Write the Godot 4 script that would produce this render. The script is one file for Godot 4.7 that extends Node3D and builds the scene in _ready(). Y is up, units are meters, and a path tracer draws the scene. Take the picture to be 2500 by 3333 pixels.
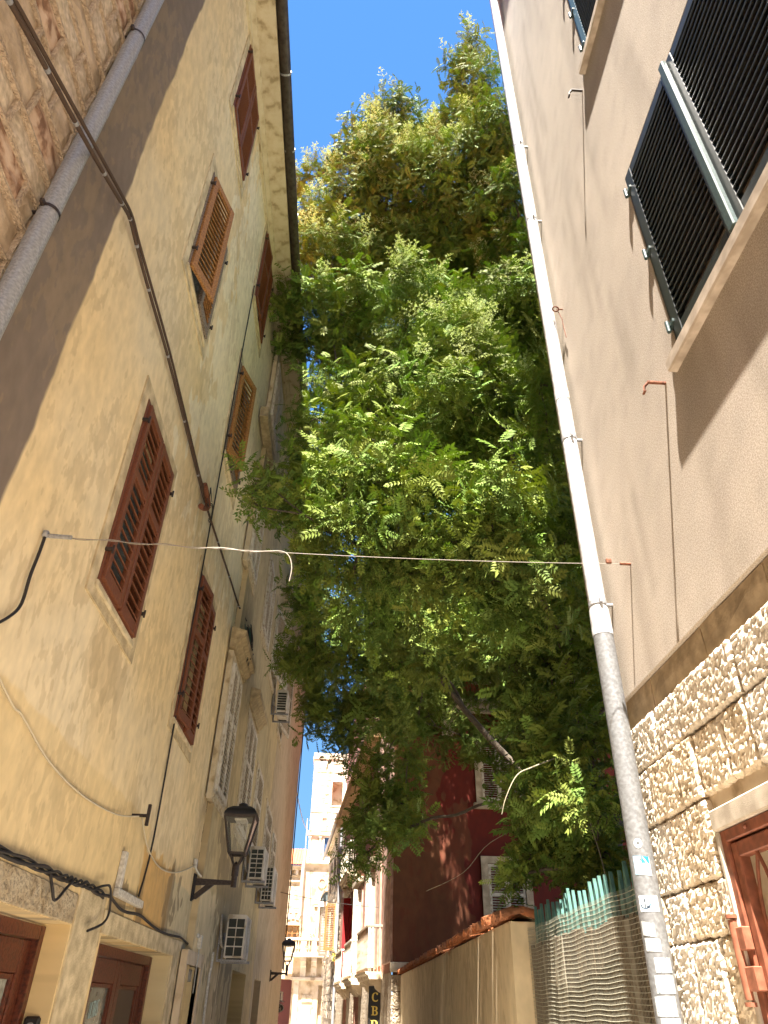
extends Node3D

# metres; y up; the alley runs along -z. Eye height and the distances from the eye to the two alley walls.
const EYE := 1.65
const LX := -1.68
const RX := 1.5
const LX2 := -1.604

var rng := RandomNumberGenerator.new()
var taken := {}
var M := {}
var T := {}

# ---------------------------------------------------------------- mesh building
class MB:
	var v := PackedVector3Array()
	var n := PackedVector3Array()
	var uv := PackedVector2Array()
	var c := PackedColorArray()
	var idx := PackedInt32Array()
	var xf := Transform3D.IDENTITY
	var col := Color(1, 1, 1)
	func vert(p: Vector3, nn: Vector3, t := Vector2.ZERO) -> int:
		v.append(xf * p); n.append((xf.basis * nn).normalized()); uv.append(t); c.append(col)
		return v.size() - 1
	# a, b, c, d run counter-clockwise seen from outside
	func quad(a: Vector3, b: Vector3, cc: Vector3, d: Vector3, ta := Vector2.ZERO, tb := Vector2.ZERO, tc := Vector2.ZERO, td := Vector2.ZERO) -> void:
		var nn := (b - a).cross(cc - a)
		if nn.length_squared() < 1e-16: nn = (cc - a).cross(d - a)
		nn = nn.normalized()
		var i := vert(a, nn, ta); vert(b, nn, tb); vert(cc, nn, tc); vert(d, nn, td)
		idx.append_array(PackedInt32Array([i, i + 2, i + 1, i, i + 3, i + 2]))
	func tri(a: Vector3, b: Vector3, cc: Vector3) -> void:
		var nn := (b - a).cross(cc - a).normalized()
		var i := vert(a, nn); vert(b, nn); vert(cc, nn)
		idx.append_array(PackedInt32Array([i, i + 2, i + 1]))
	func hexa(p: Array) -> void:
		# p: bottom 0-3 (x-z-, x+z-, x+z+, x-z+), top 4-7
		quad(p[3], p[2], p[6], p[7]); quad(p[1], p[0], p[4], p[5])
		quad(p[0], p[3], p[7], p[4]); quad(p[2], p[1], p[5], p[6])
		quad(p[7], p[6], p[5], p[4]); quad(p[0], p[1], p[2], p[3])
	func box(o: Vector3, s: Vector3) -> void:
		var h := s * 0.5
		var p := []
		for y in [-1, 1]:
			for q in [[-1, -1], [1, -1], [1, 1], [-1, 1]]:
				p.append(o + Vector3(q[0] * h.x, y * h.y, q[1] * h.z))
		hexa(p)
	func span(a: Vector3, b: Vector3) -> void:
		box((a + b) * 0.5, (b - a).abs())
	# box with chamfered edges
	func cbox(o: Vector3, s: Vector3, ch: float) -> void:
		var h := s * 0.5
		ch = min(ch, min(h.x, min(h.y, h.z)) * 0.9)
		var g := func(sx, sy, sz, ax): 
			var q := Vector3(sx * (h.x - ch), sy * (h.y - ch), sz * (h.z - ch))
			q[ax] = [sx * h.x, sy * h.y, sz * h.z][ax]
			return o + q
		for ax in 3:
			var b := (ax + 1) % 3
			var d := (ax + 2) % 3
			for sg in [-1, 1]:
				var ps := []
				for q in [[-1, -1], [1, -1], [1, 1], [-1, 1]]:
					var e := [0, 0, 0]
					e[ax] = sg; e[b] = q[0]; e[d] = q[1]
					ps.append(g.call(e[0], e[1], e[2], ax))
				if sg > 0: quad(ps[0], ps[1], ps[2], ps[3])
				else: quad(ps[3], ps[2], ps[1], ps[0])
			for sb in [-1, 1]:
				for sd in [-1, 1]:
					var e1 := [0, 0, 0]; var e2 := [0, 0, 0]
					e1[ax] = -1; e1[b] = sb; e1[d] = sd
					e2[ax] = 1; e2[b] = sb; e2[d] = sd
					var A = g.call(e1[0], e1[1], e1[2], b); var B = g.call(e2[0], e2[1], e2[2], b)
					var C = g.call(e2[0], e2[1], e2[2], d); var D = g.call(e1[0], e1[1], e1[2], d)
					if sb * sd > 0: quad(A, D, C, B)
					else: quad(A, B, C, D)
		for sx in [-1, 1]:
			for sy in [-1, 1]:
				for sz in [-1, 1]:
					var A = g.call(sx, sy, sz, 0); var B = g.call(sx, sy, sz, 1); var C = g.call(sx, sy, sz, 2)
					if sx * sy * sz > 0: tri(A, B, C)
					else: tri(A, C, B)
	func cspan(a: Vector3, b: Vector3, ch: float) -> void:
		cbox((a + b) * 0.5, (b - a).abs(), ch)
	# tube along points; r one number or one per point
	func tube(pts: Array, r, sides := 8, cap := true) -> void:
		var up := Vector3.UP
		var rings := []
		var side := Vector3.ZERO
		for i in pts.size():
			var t: Vector3 = (pts[min(i + 1, pts.size() - 1)] - pts[max(i - 1, 0)])
			if t.length_squared() < 1e-14: t = Vector3.UP
			t = t.normalized()
			if side == Vector3.ZERO:
				side = t.cross(Vector3.UP if abs(t.y) < 0.9 else Vector3.RIGHT).normalized()
			else:
				side = (side - t * side.dot(t)).normalized()
			up = side.cross(t)
			var rr: float = r[i] if r is Array or r is PackedFloat32Array else r
			var ring := []
			for k in sides:
				var a := TAU * k / sides
				var nn := side * cos(a) + up * sin(a)
				ring.append(vert(pts[i] + nn * rr, nn, Vector2(float(k) / sides, float(i))))
			rings.append(ring)
		for i in pts.size() - 1:
			for k in sides:
				var k2 := (k + 1) % sides
				var a: int = rings[i][k]; var b: int = rings[i][k2]; var cc: int = rings[i + 1][k2]; var d: int = rings[i + 1][k]
				idx.append_array(PackedInt32Array([a, b, cc, a, cc, d]))
		if cap:
			for e in [0, pts.size() - 1]:
				var nn: Vector3 = (pts[0] - pts[1]).normalized() if e == 0 else (pts[-1] - pts[-2]).normalized()
				var i0 := v.size()
				for k in sides:
					v.append(v[rings[e][k]]); n.append((xf.basis * nn).normalized()); uv.append(Vector2.ZERO); c.append(col)
				for k in range(1, sides - 1):
					if e == 0: idx.append_array(PackedInt32Array([i0, i0 + k + 1, i0 + k]))
					else: idx.append_array(PackedInt32Array([i0, i0 + k, i0 + k + 1]))
	# polygon (x,y), counter-clockwise, pushed along z from z0 to z1
	func prism(poly: Array, z0: float, z1: float) -> void:
		var pp := PackedVector2Array(poly)
		if Geometry2D.is_polygon_clockwise(pp): pp.reverse()
		var tr := Geometry2D.triangulate_polygon(pp)
		for k in range(0, tr.size(), 3):
			var A := pp[tr[k]]; var B := pp[tr[k + 1]]; var C := pp[tr[k + 2]]
			if (B - A).cross(C - A) < 0:
				var t := B; B = C; C = t
			tri(Vector3(A.x, A.y, z1), Vector3(B.x, B.y, z1), Vector3(C.x, C.y, z1))
			tri(Vector3(A.x, A.y, z0), Vector3(C.x, C.y, z0), Vector3(B.x, B.y, z0))
		for k in pp.size():
			var A := pp[k]; var B := pp[(k + 1) % pp.size()]
			quad(Vector3(A.x, A.y, z0), Vector3(B.x, B.y, z0), Vector3(B.x, B.y, z1), Vector3(A.x, A.y, z1))
	# profile of (radius, height) turned about y
	func lathe(o: Vector3, prof: Array, sides := 16, smooth := false) -> void:
		for i in prof.size() - 1:
			var a: Vector2 = prof[i]; var b: Vector2 = prof[i + 1]
			for k in sides:
				var p := TAU * k / sides; var q := TAU * (k + 1) / sides
				quad(o + Vector3(cos(q) * a.x, a.y, sin(q) * a.x), o + Vector3(cos(p) * a.x, a.y, sin(p) * a.x), o + Vector3(cos(p) * b.x, b.y, sin(p) * b.x), o + Vector3(cos(q) * b.x, b.y, sin(q) * b.x))
	# tapered square section (lantern bodies): half widths w0 at y0 and w1 at y1
	func frustum(o: Vector3, w0: float, y0: float, w1: float, y1: float) -> void:
		var p := []
		for e in [[w0, y0], [w1, y1]]:
			for q in [[-1, -1], [1, -1], [1, 1], [-1, 1]]:
				p.append(o + Vector3(q[0] * e[0], e[1], q[1] * e[0]))
		hexa(p)
	# flat panel with rectangular holes: o + x*U + y*V, holes as [x0,x1,y0,y1] with reveals d deep
	func panel(o: Vector3, U: Vector3, V: Vector3, x0: float, x1: float, y0: float, y1: float, holes: Array, d := 0.15, ext := true) -> void:
		var xs := [x0, x1]; var ys := [y0, y1]
		for h in holes:
			for k in 2:
				if h[k] > x0 and h[k] < x1 and not h[k] in xs: xs.append(h[k])
				if h[2 + k] > y0 and h[2 + k] < y1 and not h[2 + k] in ys: ys.append(h[2 + k])
		xs.sort(); ys.sort()
		var N := U.cross(V).normalized()
		for i in xs.size() - 1:
			for j in ys.size() - 1:
				var cx: float = (xs[i] + xs[i + 1]) * 0.5; var cy: float = (ys[j] + ys[j + 1]) * 0.5
				var inside := false
				for h in holes:
					if cx > h[0] and cx < h[1] and cy > h[2] and cy < h[3]: inside = true
				if not inside:
					quad(o + U * xs[i] + V * ys[j], o + U * xs[i + 1] + V * ys[j], o + U * xs[i + 1] + V * ys[j + 1], o + U * xs[i] + V * ys[j + 1])
		for h in holes:
			var dd: float = h[4] if h.size() > 4 else d
			var a: Vector3 = o + U * h[0] + V * h[2]; var b: Vector3 = o + U * h[1] + V * h[2]
			var cc: Vector3 = o + U * h[1] + V * h[3]; var e: Vector3 = o + U * h[0] + V * h[3]
			var k := -N * dd
			quad(a, a + k, b + k, b); quad(b, b + k, cc + k, cc); quad(cc, cc + k, e + k, e); quad(e, e + k, a + k, a)
			if h.size() > 5 and h[5]: quad(a + k, b + k, cc + k, e + k)
	# the same panel cut into cells no larger than step, each corner coloured by tint(x, y)
	func tinted(o: Vector3, U: Vector3, V: Vector3, x0: float, x1: float, y0: float, y1: float, holes: Array, step: float, tint: Callable) -> void:
		var xs := [x0, x1]; var ys := [y0, y1]
		for h in holes:
			for k in 2:
				if h[k] > x0 and h[k] < x1: xs.append(h[k])
				if h[2 + k] > y0 and h[2 + k] < y1: ys.append(h[2 + k])
		for e in [xs, ys]:
			e.sort()
			var more := []
			for i in e.size() - 1:
				var n := int((e[i + 1] - e[i]) / step)
				for k in range(1, n): more.append(lerp(e[i], e[i + 1], float(k) / n))
			e.append_array(more)
			e.sort()
		var N := U.cross(V).normalized()
		var at := []
		for j in ys.size():
			var row := []
			for i in xs.size():
				col = tint.call(xs[i], ys[j])
				row.append(vert(o + U * xs[i] + V * ys[j], N))
			at.append(row)
		col = Color(1, 1, 1)
		for j in ys.size() - 1:
			for i in xs.size() - 1:
				var cx: float = (xs[i] + xs[i + 1]) * 0.5; var cy: float = (ys[j] + ys[j + 1]) * 0.5
				var inside := false
				for h in holes:
					if cx > h[0] and cx < h[1] and cy > h[2] and cy < h[3]: inside = true
				if inside or xs[i + 1] - xs[i] < 1e-6 or ys[j + 1] - ys[j] < 1e-6: continue
				var a: int = at[j][i]; var b: int = at[j][i + 1]; var cc: int = at[j + 1][i + 1]; var d: int = at[j + 1][i]
				idx.append_array(PackedInt32Array([a, cc, b, a, d, cc]))
	func reveals(o: Vector3, U: Vector3, V: Vector3, holes: Array, d: float) -> void:
		panel(o, U, V, 0.0, 0.0, 0.0, 0.0, holes, d)
	func project_uv(U: Vector3, u0: float, V: Vector3, v0: float) -> void:
		for i in v.size(): uv[i] = Vector2(v[i].dot(U) + u0, v[i].dot(V) + v0)
	func mesh() -> ArrayMesh:
		var a := []
		a.resize(Mesh.ARRAY_MAX)
		a[Mesh.ARRAY_VERTEX] = v; a[Mesh.ARRAY_NORMAL] = n; a[Mesh.ARRAY_TEX_UV] = uv; a[Mesh.ARRAY_COLOR] = c; a[Mesh.ARRAY_INDEX] = idx
		var m := ArrayMesh.new()
		m.add_surface_from_arrays(Mesh.PRIMITIVE_TRIANGLES, a)
		return m

# ---------------------------------------------------------------- nodes
func numbered(called: String) -> String:
	if not taken.has(called):
		taken[called] = 0
		return called
	taken[called] += 1
	return "%s_%03d" % [called, taken[called]]

func tag(o: Node, label: String, category: String, group := "", kind := "") -> void:
	if label: o.set_meta("label", label)
	if category: o.set_meta("category", category)
	if group: o.set_meta("group", group)
	if kind: o.set_meta("kind", kind)

func thing(called: String, label: String, category: String, at := Vector3.ZERO, turn := 0.0, group := "") -> Node3D:
	var o := Node3D.new()
	o.name = numbered(called)
	add_child(o)
	o.position = at; o.rotation.y = turn
	tag(o, label, category, group)
	return o

func put(called: String, mesh: Mesh, mat: Material, parent: Node, at := Transform3D.IDENTITY) -> MeshInstance3D:
	var o := MeshInstance3D.new()
	o.name = called if parent != self else numbered(called)
	o.mesh = mesh
	o.material_override = mat
	o.transform = at
	parent.add_child(o, true)
	return o

func part(called: String, mb: MB, mat: Material, parent: Node) -> MeshInstance3D:
	return put(called, mb.mesh(), mat, parent)

func solo(called: String, mb: MB, mat: Material, label: String, category: String, group := "", kind := "") -> MeshInstance3D:
	var o := put(called, mb.mesh(), mat, self)
	tag(o, label, category, group, kind)
	return o

func copy(o: Node3D, label: String, at: Transform3D) -> Node3D:
	var r: Node3D = o.duplicate()
	var base := String(o.name)
	r.name = numbered(base)
	add_child(r)
	r.transform = at
	r.set_meta("label", label)
	return r

func smooth_path(pts: Array, per := 6) -> Array:
	var out := []
	for i in pts.size() - 1:
		var a: Vector3 = pts[max(i - 1, 0)]; var b: Vector3 = pts[i]; var c: Vector3 = pts[i + 1]; var d: Vector3 = pts[min(i + 2, pts.size() - 1)]
		for k in per:
			out.append(b.cubic_interpolate(c, a, d, float(k) / per))
	out.append(pts[-1])
	return out

func sag(a: Vector3, b: Vector3, drop: float, n := 16) -> Array:
	var out := []
	for i in n + 1:
		var t := float(i) / n
		out.append(a.lerp(b, t) - Vector3(0, drop * 4.0 * t * (1.0 - t), 0))
	return out

# ---------------------------------------------------------------- textures and materials
func noise(seed_: int, freq: float, oct := 4, type := FastNoiseLite.TYPE_SIMPLEX_SMOOTH) -> FastNoiseLite:
	var f := FastNoiseLite.new()
	f.seed = seed_; f.noise_type = type; f.frequency = freq
	f.fractal_type = FastNoiseLite.FRACTAL_FBM if oct > 1 else FastNoiseLite.FRACTAL_NONE
	f.fractal_octaves = oct
	return f

func ntex(seed_: int, freq: float, oct: int, size: int, stops: Array, cols: Array, type := FastNoiseLite.TYPE_SIMPLEX_SMOOTH) -> NoiseTexture2D:
	var t := NoiseTexture2D.new()
	t.width = size; t.height = size; t.seamless = true
	t.noise = noise(seed_, freq, oct, type)
	if cols:
		var g := Gradient.new()
		g.offsets = PackedFloat32Array(stops); g.colors = PackedColorArray(cols)
		t.color_ramp = g
	return t

func lin(r: float, g: float, b: float) -> Color:
	return Color(r, g, b).linear_to_srgb()

# plain material: linear base colour, roughness, and shared mottling / relief looked up in world space
func mat(r: float, g: float, b: float, rough := 0.85, tex: Texture2D = null, scale := 1.0, bump: Texture2D = null, cm := 0.0, metal := 0.0) -> StandardMaterial3D:
	var m := StandardMaterial3D.new()
	m.albedo_color = lin(r, g, b)
	m.roughness = rough; m.metallic = metal
	m.cull_mode = BaseMaterial3D.CULL_DISABLED
	if tex or bump:
		m.uv1_triplanar = true; m.uv1_world_triplanar = true
		m.uv1_scale = Vector3.ONE * scale
	if tex: m.albedo_texture = tex
	if bump:
		m.heightmap_enabled = true; m.heightmap_texture = bump; m.heightmap_scale = cm
	return m

func uvmat(tex: Texture2D, rough := 0.9) -> StandardMaterial3D:
	var m := StandardMaterial3D.new()
	m.albedo_texture = tex; m.roughness = rough
	m.cull_mode = BaseMaterial3D.CULL_DISABLED
	return m

func field(seed_: int, w: int, h: int, fx: float, fy: float, oct := 4) -> PackedByteArray:
	# noise stretched differently along x and y, as bytes
	var s: int = int(max(16, w * fx)); var t: int = int(max(16, h * fy))
	var ns := noise(seed_, 0.06, oct)
	ns.fractal_gain = 0.58
	var im := ns.get_image(s, t)
	im.resize(w, h, Image.INTERPOLATE_CUBIC)
	return im.get_data()

# weathered paint: base and second tone blended by broad noise, flaked patches and run-down streaks with outlines of their own, and painted areas
# zones: [x0,x1,y0,y1 (0..1, y down), colour, strength, raggedness]
func weathered(seed_: int, w: int, h: int, c0: Color, c1: Color, c2: Color, flake: float, streak: float, zones := [], fine := 0.10) -> ImageTexture:
	var broad := field(seed_, w, h, 0.05, 0.05, 3)
	var fl := field(seed_ + 1, w, h, 0.95, 0.5, 6)
	var cl := field(seed_ + 5, w, h, 0.11, 0.08, 3)
	var st := field(seed_ + 2, w, h, 0.5, 0.05, 4)
	var fi := field(seed_ + 3, w, h, 1.0, 0.6, 4)
	var rg := field(seed_ + 4, w, h, 0.3, 0.18, 5)
	var out := PackedByteArray()
	out.resize(w * h * 3)
	var zr := []
	for z in zones:
		zr.append([z[0] * w, z[1] * w, z[2] * h, z[3] * h, z[4], z[5], z[6]])
	var i := 0
	for y in h:
		var zy := []
		for z in zr:
			if y > z[2] - z[6] and y < z[3] + z[6]: zy.append(z)
		for x in w:
			var b: float = broad[i] / 255.0
			var k: float = clamp((b - 0.3) * 2.2, 0.0, 1.0)
			var r: float = lerp(c0.r, c1.r, k); var g: float = lerp(c0.g, c1.g, k); var bl: float = lerp(c0.b, c1.b, k)
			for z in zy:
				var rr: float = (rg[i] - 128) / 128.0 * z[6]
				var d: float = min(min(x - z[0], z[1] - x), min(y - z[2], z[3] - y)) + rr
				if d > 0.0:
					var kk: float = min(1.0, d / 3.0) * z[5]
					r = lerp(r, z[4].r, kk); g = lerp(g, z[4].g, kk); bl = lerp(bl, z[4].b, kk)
			var cc: float = cl[i] / 255.0
			var f: float = clamp((fl[i] / 255.0 - (1.0 - flake) - (0.5 - cc) * 0.9) * 26.0, 0.0, 1.0) * 0.24
			var s: float = clamp((st[i] / 255.0 - (1.0 - streak)) * 3.0, 0.0, 1.0) * 0.26 * clamp(cc * 1.6, 0.0, 1.0)
			f = max(f, s)
			r = lerp(r, c2.r, f); g = lerp(g, c2.g, f); bl = lerp(bl, c2.b, f)
			var m: float = 1.0 + (fi[i] - 128) / 128.0 * fine
			out[i * 3] = int(clamp(r * m, 0.0, 1.0) * 255.0); out[i * 3 + 1] = int(clamp(g * m, 0.0, 1.0) * 255.0); out[i * 3 + 2] = int(clamp(bl * m, 0.0, 1.0) * 255.0)
			i += 1
	return ImageTexture.create_from_image(Image.create_from_data(w, h, false, Image.FORMAT_RGB8, out))

func W(r: float, g: float, b: float) -> Color: return Color(r, g, b)

func materials() -> void:
	var grey := func(lo: float, hi: float): return [Color(lo, lo, lo), Color(hi, hi, hi)]
	T.mottle = ntex(3, 0.012, 5, 512, [0.25, 0.8], [Color(0.80, 0.79, 0.77), Color(1, 1, 1)])
	T.fine = ntex(5, 0.05, 4, 512, [0.2, 0.8], [Color(0.80, 0.79, 0.78), Color(1, 1, 1)])
	T.sand = ntex(8, 0.16, 3, 1024, [0.15, 0.85], grey.call(0.0, 1.0))
	T.grain = ntex(7, 0.11, 3, 512, [0.2, 0.8], grey.call(0.0, 1.0))
	T.rough = ntex(9, 0.035, 5, 512, [0.15, 0.85], grey.call(0.0, 1.0))
	T.rust = ntex(11, 0.02, 5, 512, [0.3, 0.55, 0.75], [Color(1, 1, 1), Color(0.88, 0.83, 0.79), Color(0.62, 0.52, 0.45)])
	T.stain = ntex(13, 0.01, 5, 512, [0.3, 0.6, 0.8], [Color(1, 1, 1), Color(0.94, 0.92, 0.89), Color(0.76, 0.72, 0.66)])
	T.peel = ntex(15, 0.03, 5, 512, [0.0, 0.66, 0.70, 1.0], [Color(0.85, 0.85, 0.85), Color(1, 1, 1), Color(1.0, 0.95, 0.88), Color(1.0, 0.97, 0.9)])
	T.wood = ntex(17, 0.02, 4, 512, [0.2, 0.5, 0.8], [Color(0.62, 0.56, 0.5), Color(0.9, 0.86, 0.82), Color(1, 1, 1)])
	M.stoneL = mat(0.68, 0.56, 0.42, 0.95, T.fine, 0.7, T.rough, 0.5)
	M.stoneL2 = mat(0.62, 0.48, 0.34, 0.95, T.mottle, 0.9, T.rough, 0.5)
	M.stoneL3 = mat(0.60, 0.44, 0.32, 0.95, T.rust, 0.8, T.rough, 0.5)
	M.mortarL = mat(0.58, 0.45, 0.32, 0.95, T.fine, 1.0, T.grain, 0.8)
	M.cement = mat(0.155, 0.115, 0.09, 0.95, T.stain, 0.8, T.rough, 1.2)
	M.zinc = mat(0.40, 0.41, 0.43, 0.5, T.fine, 2.0, null, 0, 0.25)
	M.pvc = mat(0.62, 0.64, 0.66, 0.42, T.fine, 0.5)
	M.steel = mat(0.26, 0.27, 0.28, 0.42, T.fine, 1.5, null, 0, 0.3)
	M.redwood = mat(0.165, 0.050, 0.017, 0.6, T.peel, 3.0, T.wood, 0.3)
	M.redwood2 = mat(0.20, 0.062, 0.021, 0.6, T.peel, 3.5, T.wood, 0.3)
	M.orangewood = mat(0.44, 0.22, 0.065, 0.65, T.wood, 4.0, T.wood, 0.4)
	M.greywood = mat(0.26, 0.22, 0.18, 0.8, T.wood, 4.0, T.wood, 0.4)
	M.doorwood = mat(0.125, 0.030, 0.012, 0.38, T.wood, 3.0, T.wood, 0.2)
	M.whitewood = mat(0.60, 0.56, 0.47, 0.65, T.stain, 1.5)
	M.whitewood2 = mat(0.52, 0.47, 0.38, 0.7, T.stain, 1.7)
	M.dark = mat(0.02, 0.018, 0.016, 0.9)
	M.interior = mat(0.08, 0.07, 0.06, 0.9)
	M.iron = mat(0.018, 0.016, 0.016, 0.5, T.fine, 3.0)
	M.brownmetal = mat(0.035, 0.022, 0.016, 0.5, T.rust, 3.0)
	M.rusty = mat(0.20, 0.075, 0.035, 0.85, T.rust, 4.0)
	M.cable = mat(0.018, 0.014, 0.012, 0.6)
	M.cablebrown = mat(0.075, 0.045, 0.030, 0.8, T.peel, 6.0)
	M.wire = mat(0.45, 0.42, 0.38, 0.5)
	M.plastic = mat(0.68, 0.66, 0.60, 0.5, T.fine, 1.0)
	M.acwhite = mat(0.66, 0.63, 0.56, 0.5, T.stain, 0.9)
	M.greenblack = mat(0.016, 0.022, 0.022, 0.38, T.fine, 2.0)
	M.greenmid = mat(0.05, 0.085, 0.085, 0.4, T.fine, 2.0)
	M.teal = mat(0.06, 0.14, 0.17, 0.45, T.fine, 2.0)
	M.picket = mat(0.07, 0.185, 0.165, 0.7, T.stain, 2.0)
	M.gatered = mat(0.27, 0.085, 0.042, 0.6, T.mottle, 2.5)
	M.tile = mat(0.52, 0.19, 0.075, 0.9, T.stain, 2.0, T.grain, 0.4)
	M.tile2 = mat(0.46, 0.20, 0.10, 0.9, T.stain, 2.4, T.grain, 0.4)
	M.rooftile = mat(0.55, 0.16, 0.08, 0.9, T.stain, 0.6)
	M.cream = mat(0.62, 0.52, 0.38, 0.9, T.mottle, 0.4, T.grain, 0.5)
	M.creamtrim = mat(0.66, 0.55, 0.40, 0.9, T.stain, 0.5)
	M.palace = mat(0.62, 0.50, 0.35, 0.9, T.stain, 0.25)
	M.palace2 = mat(0.66, 0.57, 0.45, 0.9, T.stain, 0.3)
	M.palace3 = mat(0.60, 0.52, 0.40, 0.9, T.stain, 0.37)
	M.stonefar = mat(0.46, 0.38, 0.28, 0.95, T.stain, 0.7, T.rough, 4.0)
	M.stonefar2 = mat(0.38, 0.31, 0.23, 0.95, T.stain, 0.9, T.rough, 4.0)
	M.stonefar3 = mat(0.52, 0.44, 0.34, 0.95, T.stain, 0.8, T.rough, 4.0)
	M.pinkwall = mat(0.46, 0.22, 0.16, 0.9, T.mottle, 0.4)
	M.pinkpale = mat(0.55, 0.36, 0.28, 0.9, T.mottle, 0.5)
	M.lead = mat(0.10, 0.10, 0.10, 0.6, T.stain, 1.0)
	M.gutter = mat(0.05, 0.038, 0.028, 0.6, T.rust, 1.0)
	M.glass = mat(0.10, 0.12, 0.12, 0.08)
	M.glassblue = mat(0.05, 0.10, 0.20, 0.05)
	M.curtain = mat(0.55, 0.52, 0.46, 0.9, T.fine, 1.0)
	M.redcloth = mat(0.30, 0.012, 0.015, 0.9)
	M.pane = StandardMaterial3D.new()
	M.pane.albedo_color = Color(0.7, 0.75, 0.72, 0.12); M.pane.transparency = BaseMaterial3D.TRANSPARENCY_ALPHA; M.pane.roughness = 0.03
	M.bark = mat(0.105, 0.082, 0.06, 0.95, T.mottle, 3.0, T.rough, 1.0)
	M.mesh = mat(0.30, 0.29, 0.22, 0.7)
	M.ground = mat(0.58, 0.53, 0.46, 0.9, T.mottle, 0.5)

func _ready() -> void:
	rng.seed = 20240611
	# camera
	var cam := Camera3D.new()
	cam.name = "camera"
	cam.fov = 71.59
	cam.near = 0.05; cam.far = 400.0
	add_child(cam)
	cam.transform = Transform3D(Basis(Vector3(0.99821486, 0.01884771, 0.05667325), Vector3(-0.04791107, 0.8192553, 0.57142391), Vector3(-0.03565983, -0.57311911, 0.81869583)), Vector3(0, EYE, 0))
	cam.current = true
	# sky and exposure
	var we := WorldEnvironment.new()
	we.name = "world_environment"
	var env := Environment.new()
	env.background_mode = Environment.BG_SKY
	var sky := Sky.new()
	var sm := ProceduralSkyMaterial.new()
	sm.sky_top_color = Color(0.158, 0.276, 0.430)
	sm.sky_horizon_color = Color(0.255, 0.363, 0.449)
	sm.sky_curve = 0.22
	sm.ground_bottom_color = Color(0.25, 0.23, 0.2); sm.ground_horizon_color = Color(0.35, 0.40, 0.42)
	sm.sun_angle_max = 1.0
	sky.sky_material = sm
	env.sky = sky
	env.tonemap_mode = Environment.TONE_MAPPER_LINEAR
	env.tonemap_exposure = 7.0
	env.sdfgi_enabled = true; env.ssao_enabled = true; env.ssil_enabled = true
	we.environment = env
	add_child(we)
	# the sun: high, behind the camera, a little from the left
	var sun := DirectionalLight3D.new()
	sun.name = "sun"
	sun.light_energy = 1.6
	sun.light_color = Color(1.0, 0.965, 0.915)
	sun.light_angular_distance = 0.53
	sun.shadow_enabled = true
	add_child(sun)
	sun.look_at_from_position(Vector3.ZERO, Vector3(0.10, -1.0, -0.42), Vector3.RIGHT)

	materials()
	setting()
	left_side()
	right_side()
	garden()
	far_street()
	tree()
	cables()

func setting() -> void:
	var g := MB.new()
	g.span(Vector3(-80, -0.3, -160), Vector3(80, 0, 60))
	var o := part("ground", g, M.ground, self)
	o.set_meta("kind", "structure")
	var e := MB.new()
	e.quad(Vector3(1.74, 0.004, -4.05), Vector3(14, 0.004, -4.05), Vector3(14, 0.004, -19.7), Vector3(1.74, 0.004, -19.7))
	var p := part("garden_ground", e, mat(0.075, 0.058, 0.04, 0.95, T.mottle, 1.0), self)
	p.set_meta("kind", "structure")

# ---------------------------------------------------------------- shutters, in the building's own axes (x along the wall, y up, z out)
var slat_meshes := {}

func slat_mesh(w: float, deep: float, thick: float) -> Mesh:
	var key := "%.3f_%.3f_%.3f" % [w, deep, thick]
	if not slat_meshes.has(key):
		var b := MB.new()
		b.cbox(Vector3.ZERO, Vector3(w, thick, deep), thick * 0.35)
		slat_meshes[key] = b.mesh()
	return slat_meshes[key]

# leaf: its own node at the top left corner, hung on that side; tilt swings its free edge outward
func leaf(parent: Node3D, x0: float, x1: float, y0: float, y1: float, z: float, pitch: float, mf: Material, ms: Material, tilt := 0.0, singly := true, stile := 0.065, label := "", slope := 38.0, mid := true) -> MeshInstance3D:
	var w := x1 - x0
	var h := y1 - y0
	var th := 0.036
	var b := MB.new()
	b.cspan(Vector3(0, -h, -th), Vector3(stile, 0, 0), 0.004)
	b.cspan(Vector3(w - stile, -h, -th), Vector3(w, 0, 0), 0.004)
	b.cspan(Vector3(stile, -stile * 1.1, -th + 0.003), Vector3(w - stile, 0, -0.003), 0.003)
	b.cspan(Vector3(stile, -h, -th + 0.003), Vector3(w - stile, -h + stile * 1.5, -0.003), 0.003)
	var mids := []
	if mid:
		mids = [-h * 0.40]
		b.cspan(Vector3(stile, -h * 0.40 - stile * 0.6, -th + 0.003), Vector3(w - stile, -h * 0.40 + stile * 0.6, -0.003), 0.003)
	var o := put("shutter", b.mesh(), mf, parent, Transform3D(Basis(Vector3.UP, -tilt), Vector3(x0, y1, z)))
	if label: o.set_meta("label", label)
	var sb := MB.new()
	var y := -stile * 1.1 - pitch * 0.55
	while y > -h + stile * 1.5 + pitch * 0.3:
		var skip := false
		for m in mids:
			if abs(y - m) < stile * 0.75: skip = true
		if not skip:
			var a := deg_to_rad(slope + rng.randf_range(-3, 3))
			var tr := Transform3D(Basis(Vector3.RIGHT, a), Vector3(w * 0.5, y, -th * 0.5 + 0.002))
			if singly:
				put("slat", slat_mesh(w - stile * 2.0 + 0.008, 0.042, 0.008), ms, o, tr)
			else:
				sb.xf = tr
				sb.box(Vector3.ZERO, Vector3(w - stile * 2.0, 0.007, 0.036))
		y -= pitch
	if not singly:
		var s := part("louvres", sb, ms, o)
		s.set_meta("kind", "stuff")
	return o

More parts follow.
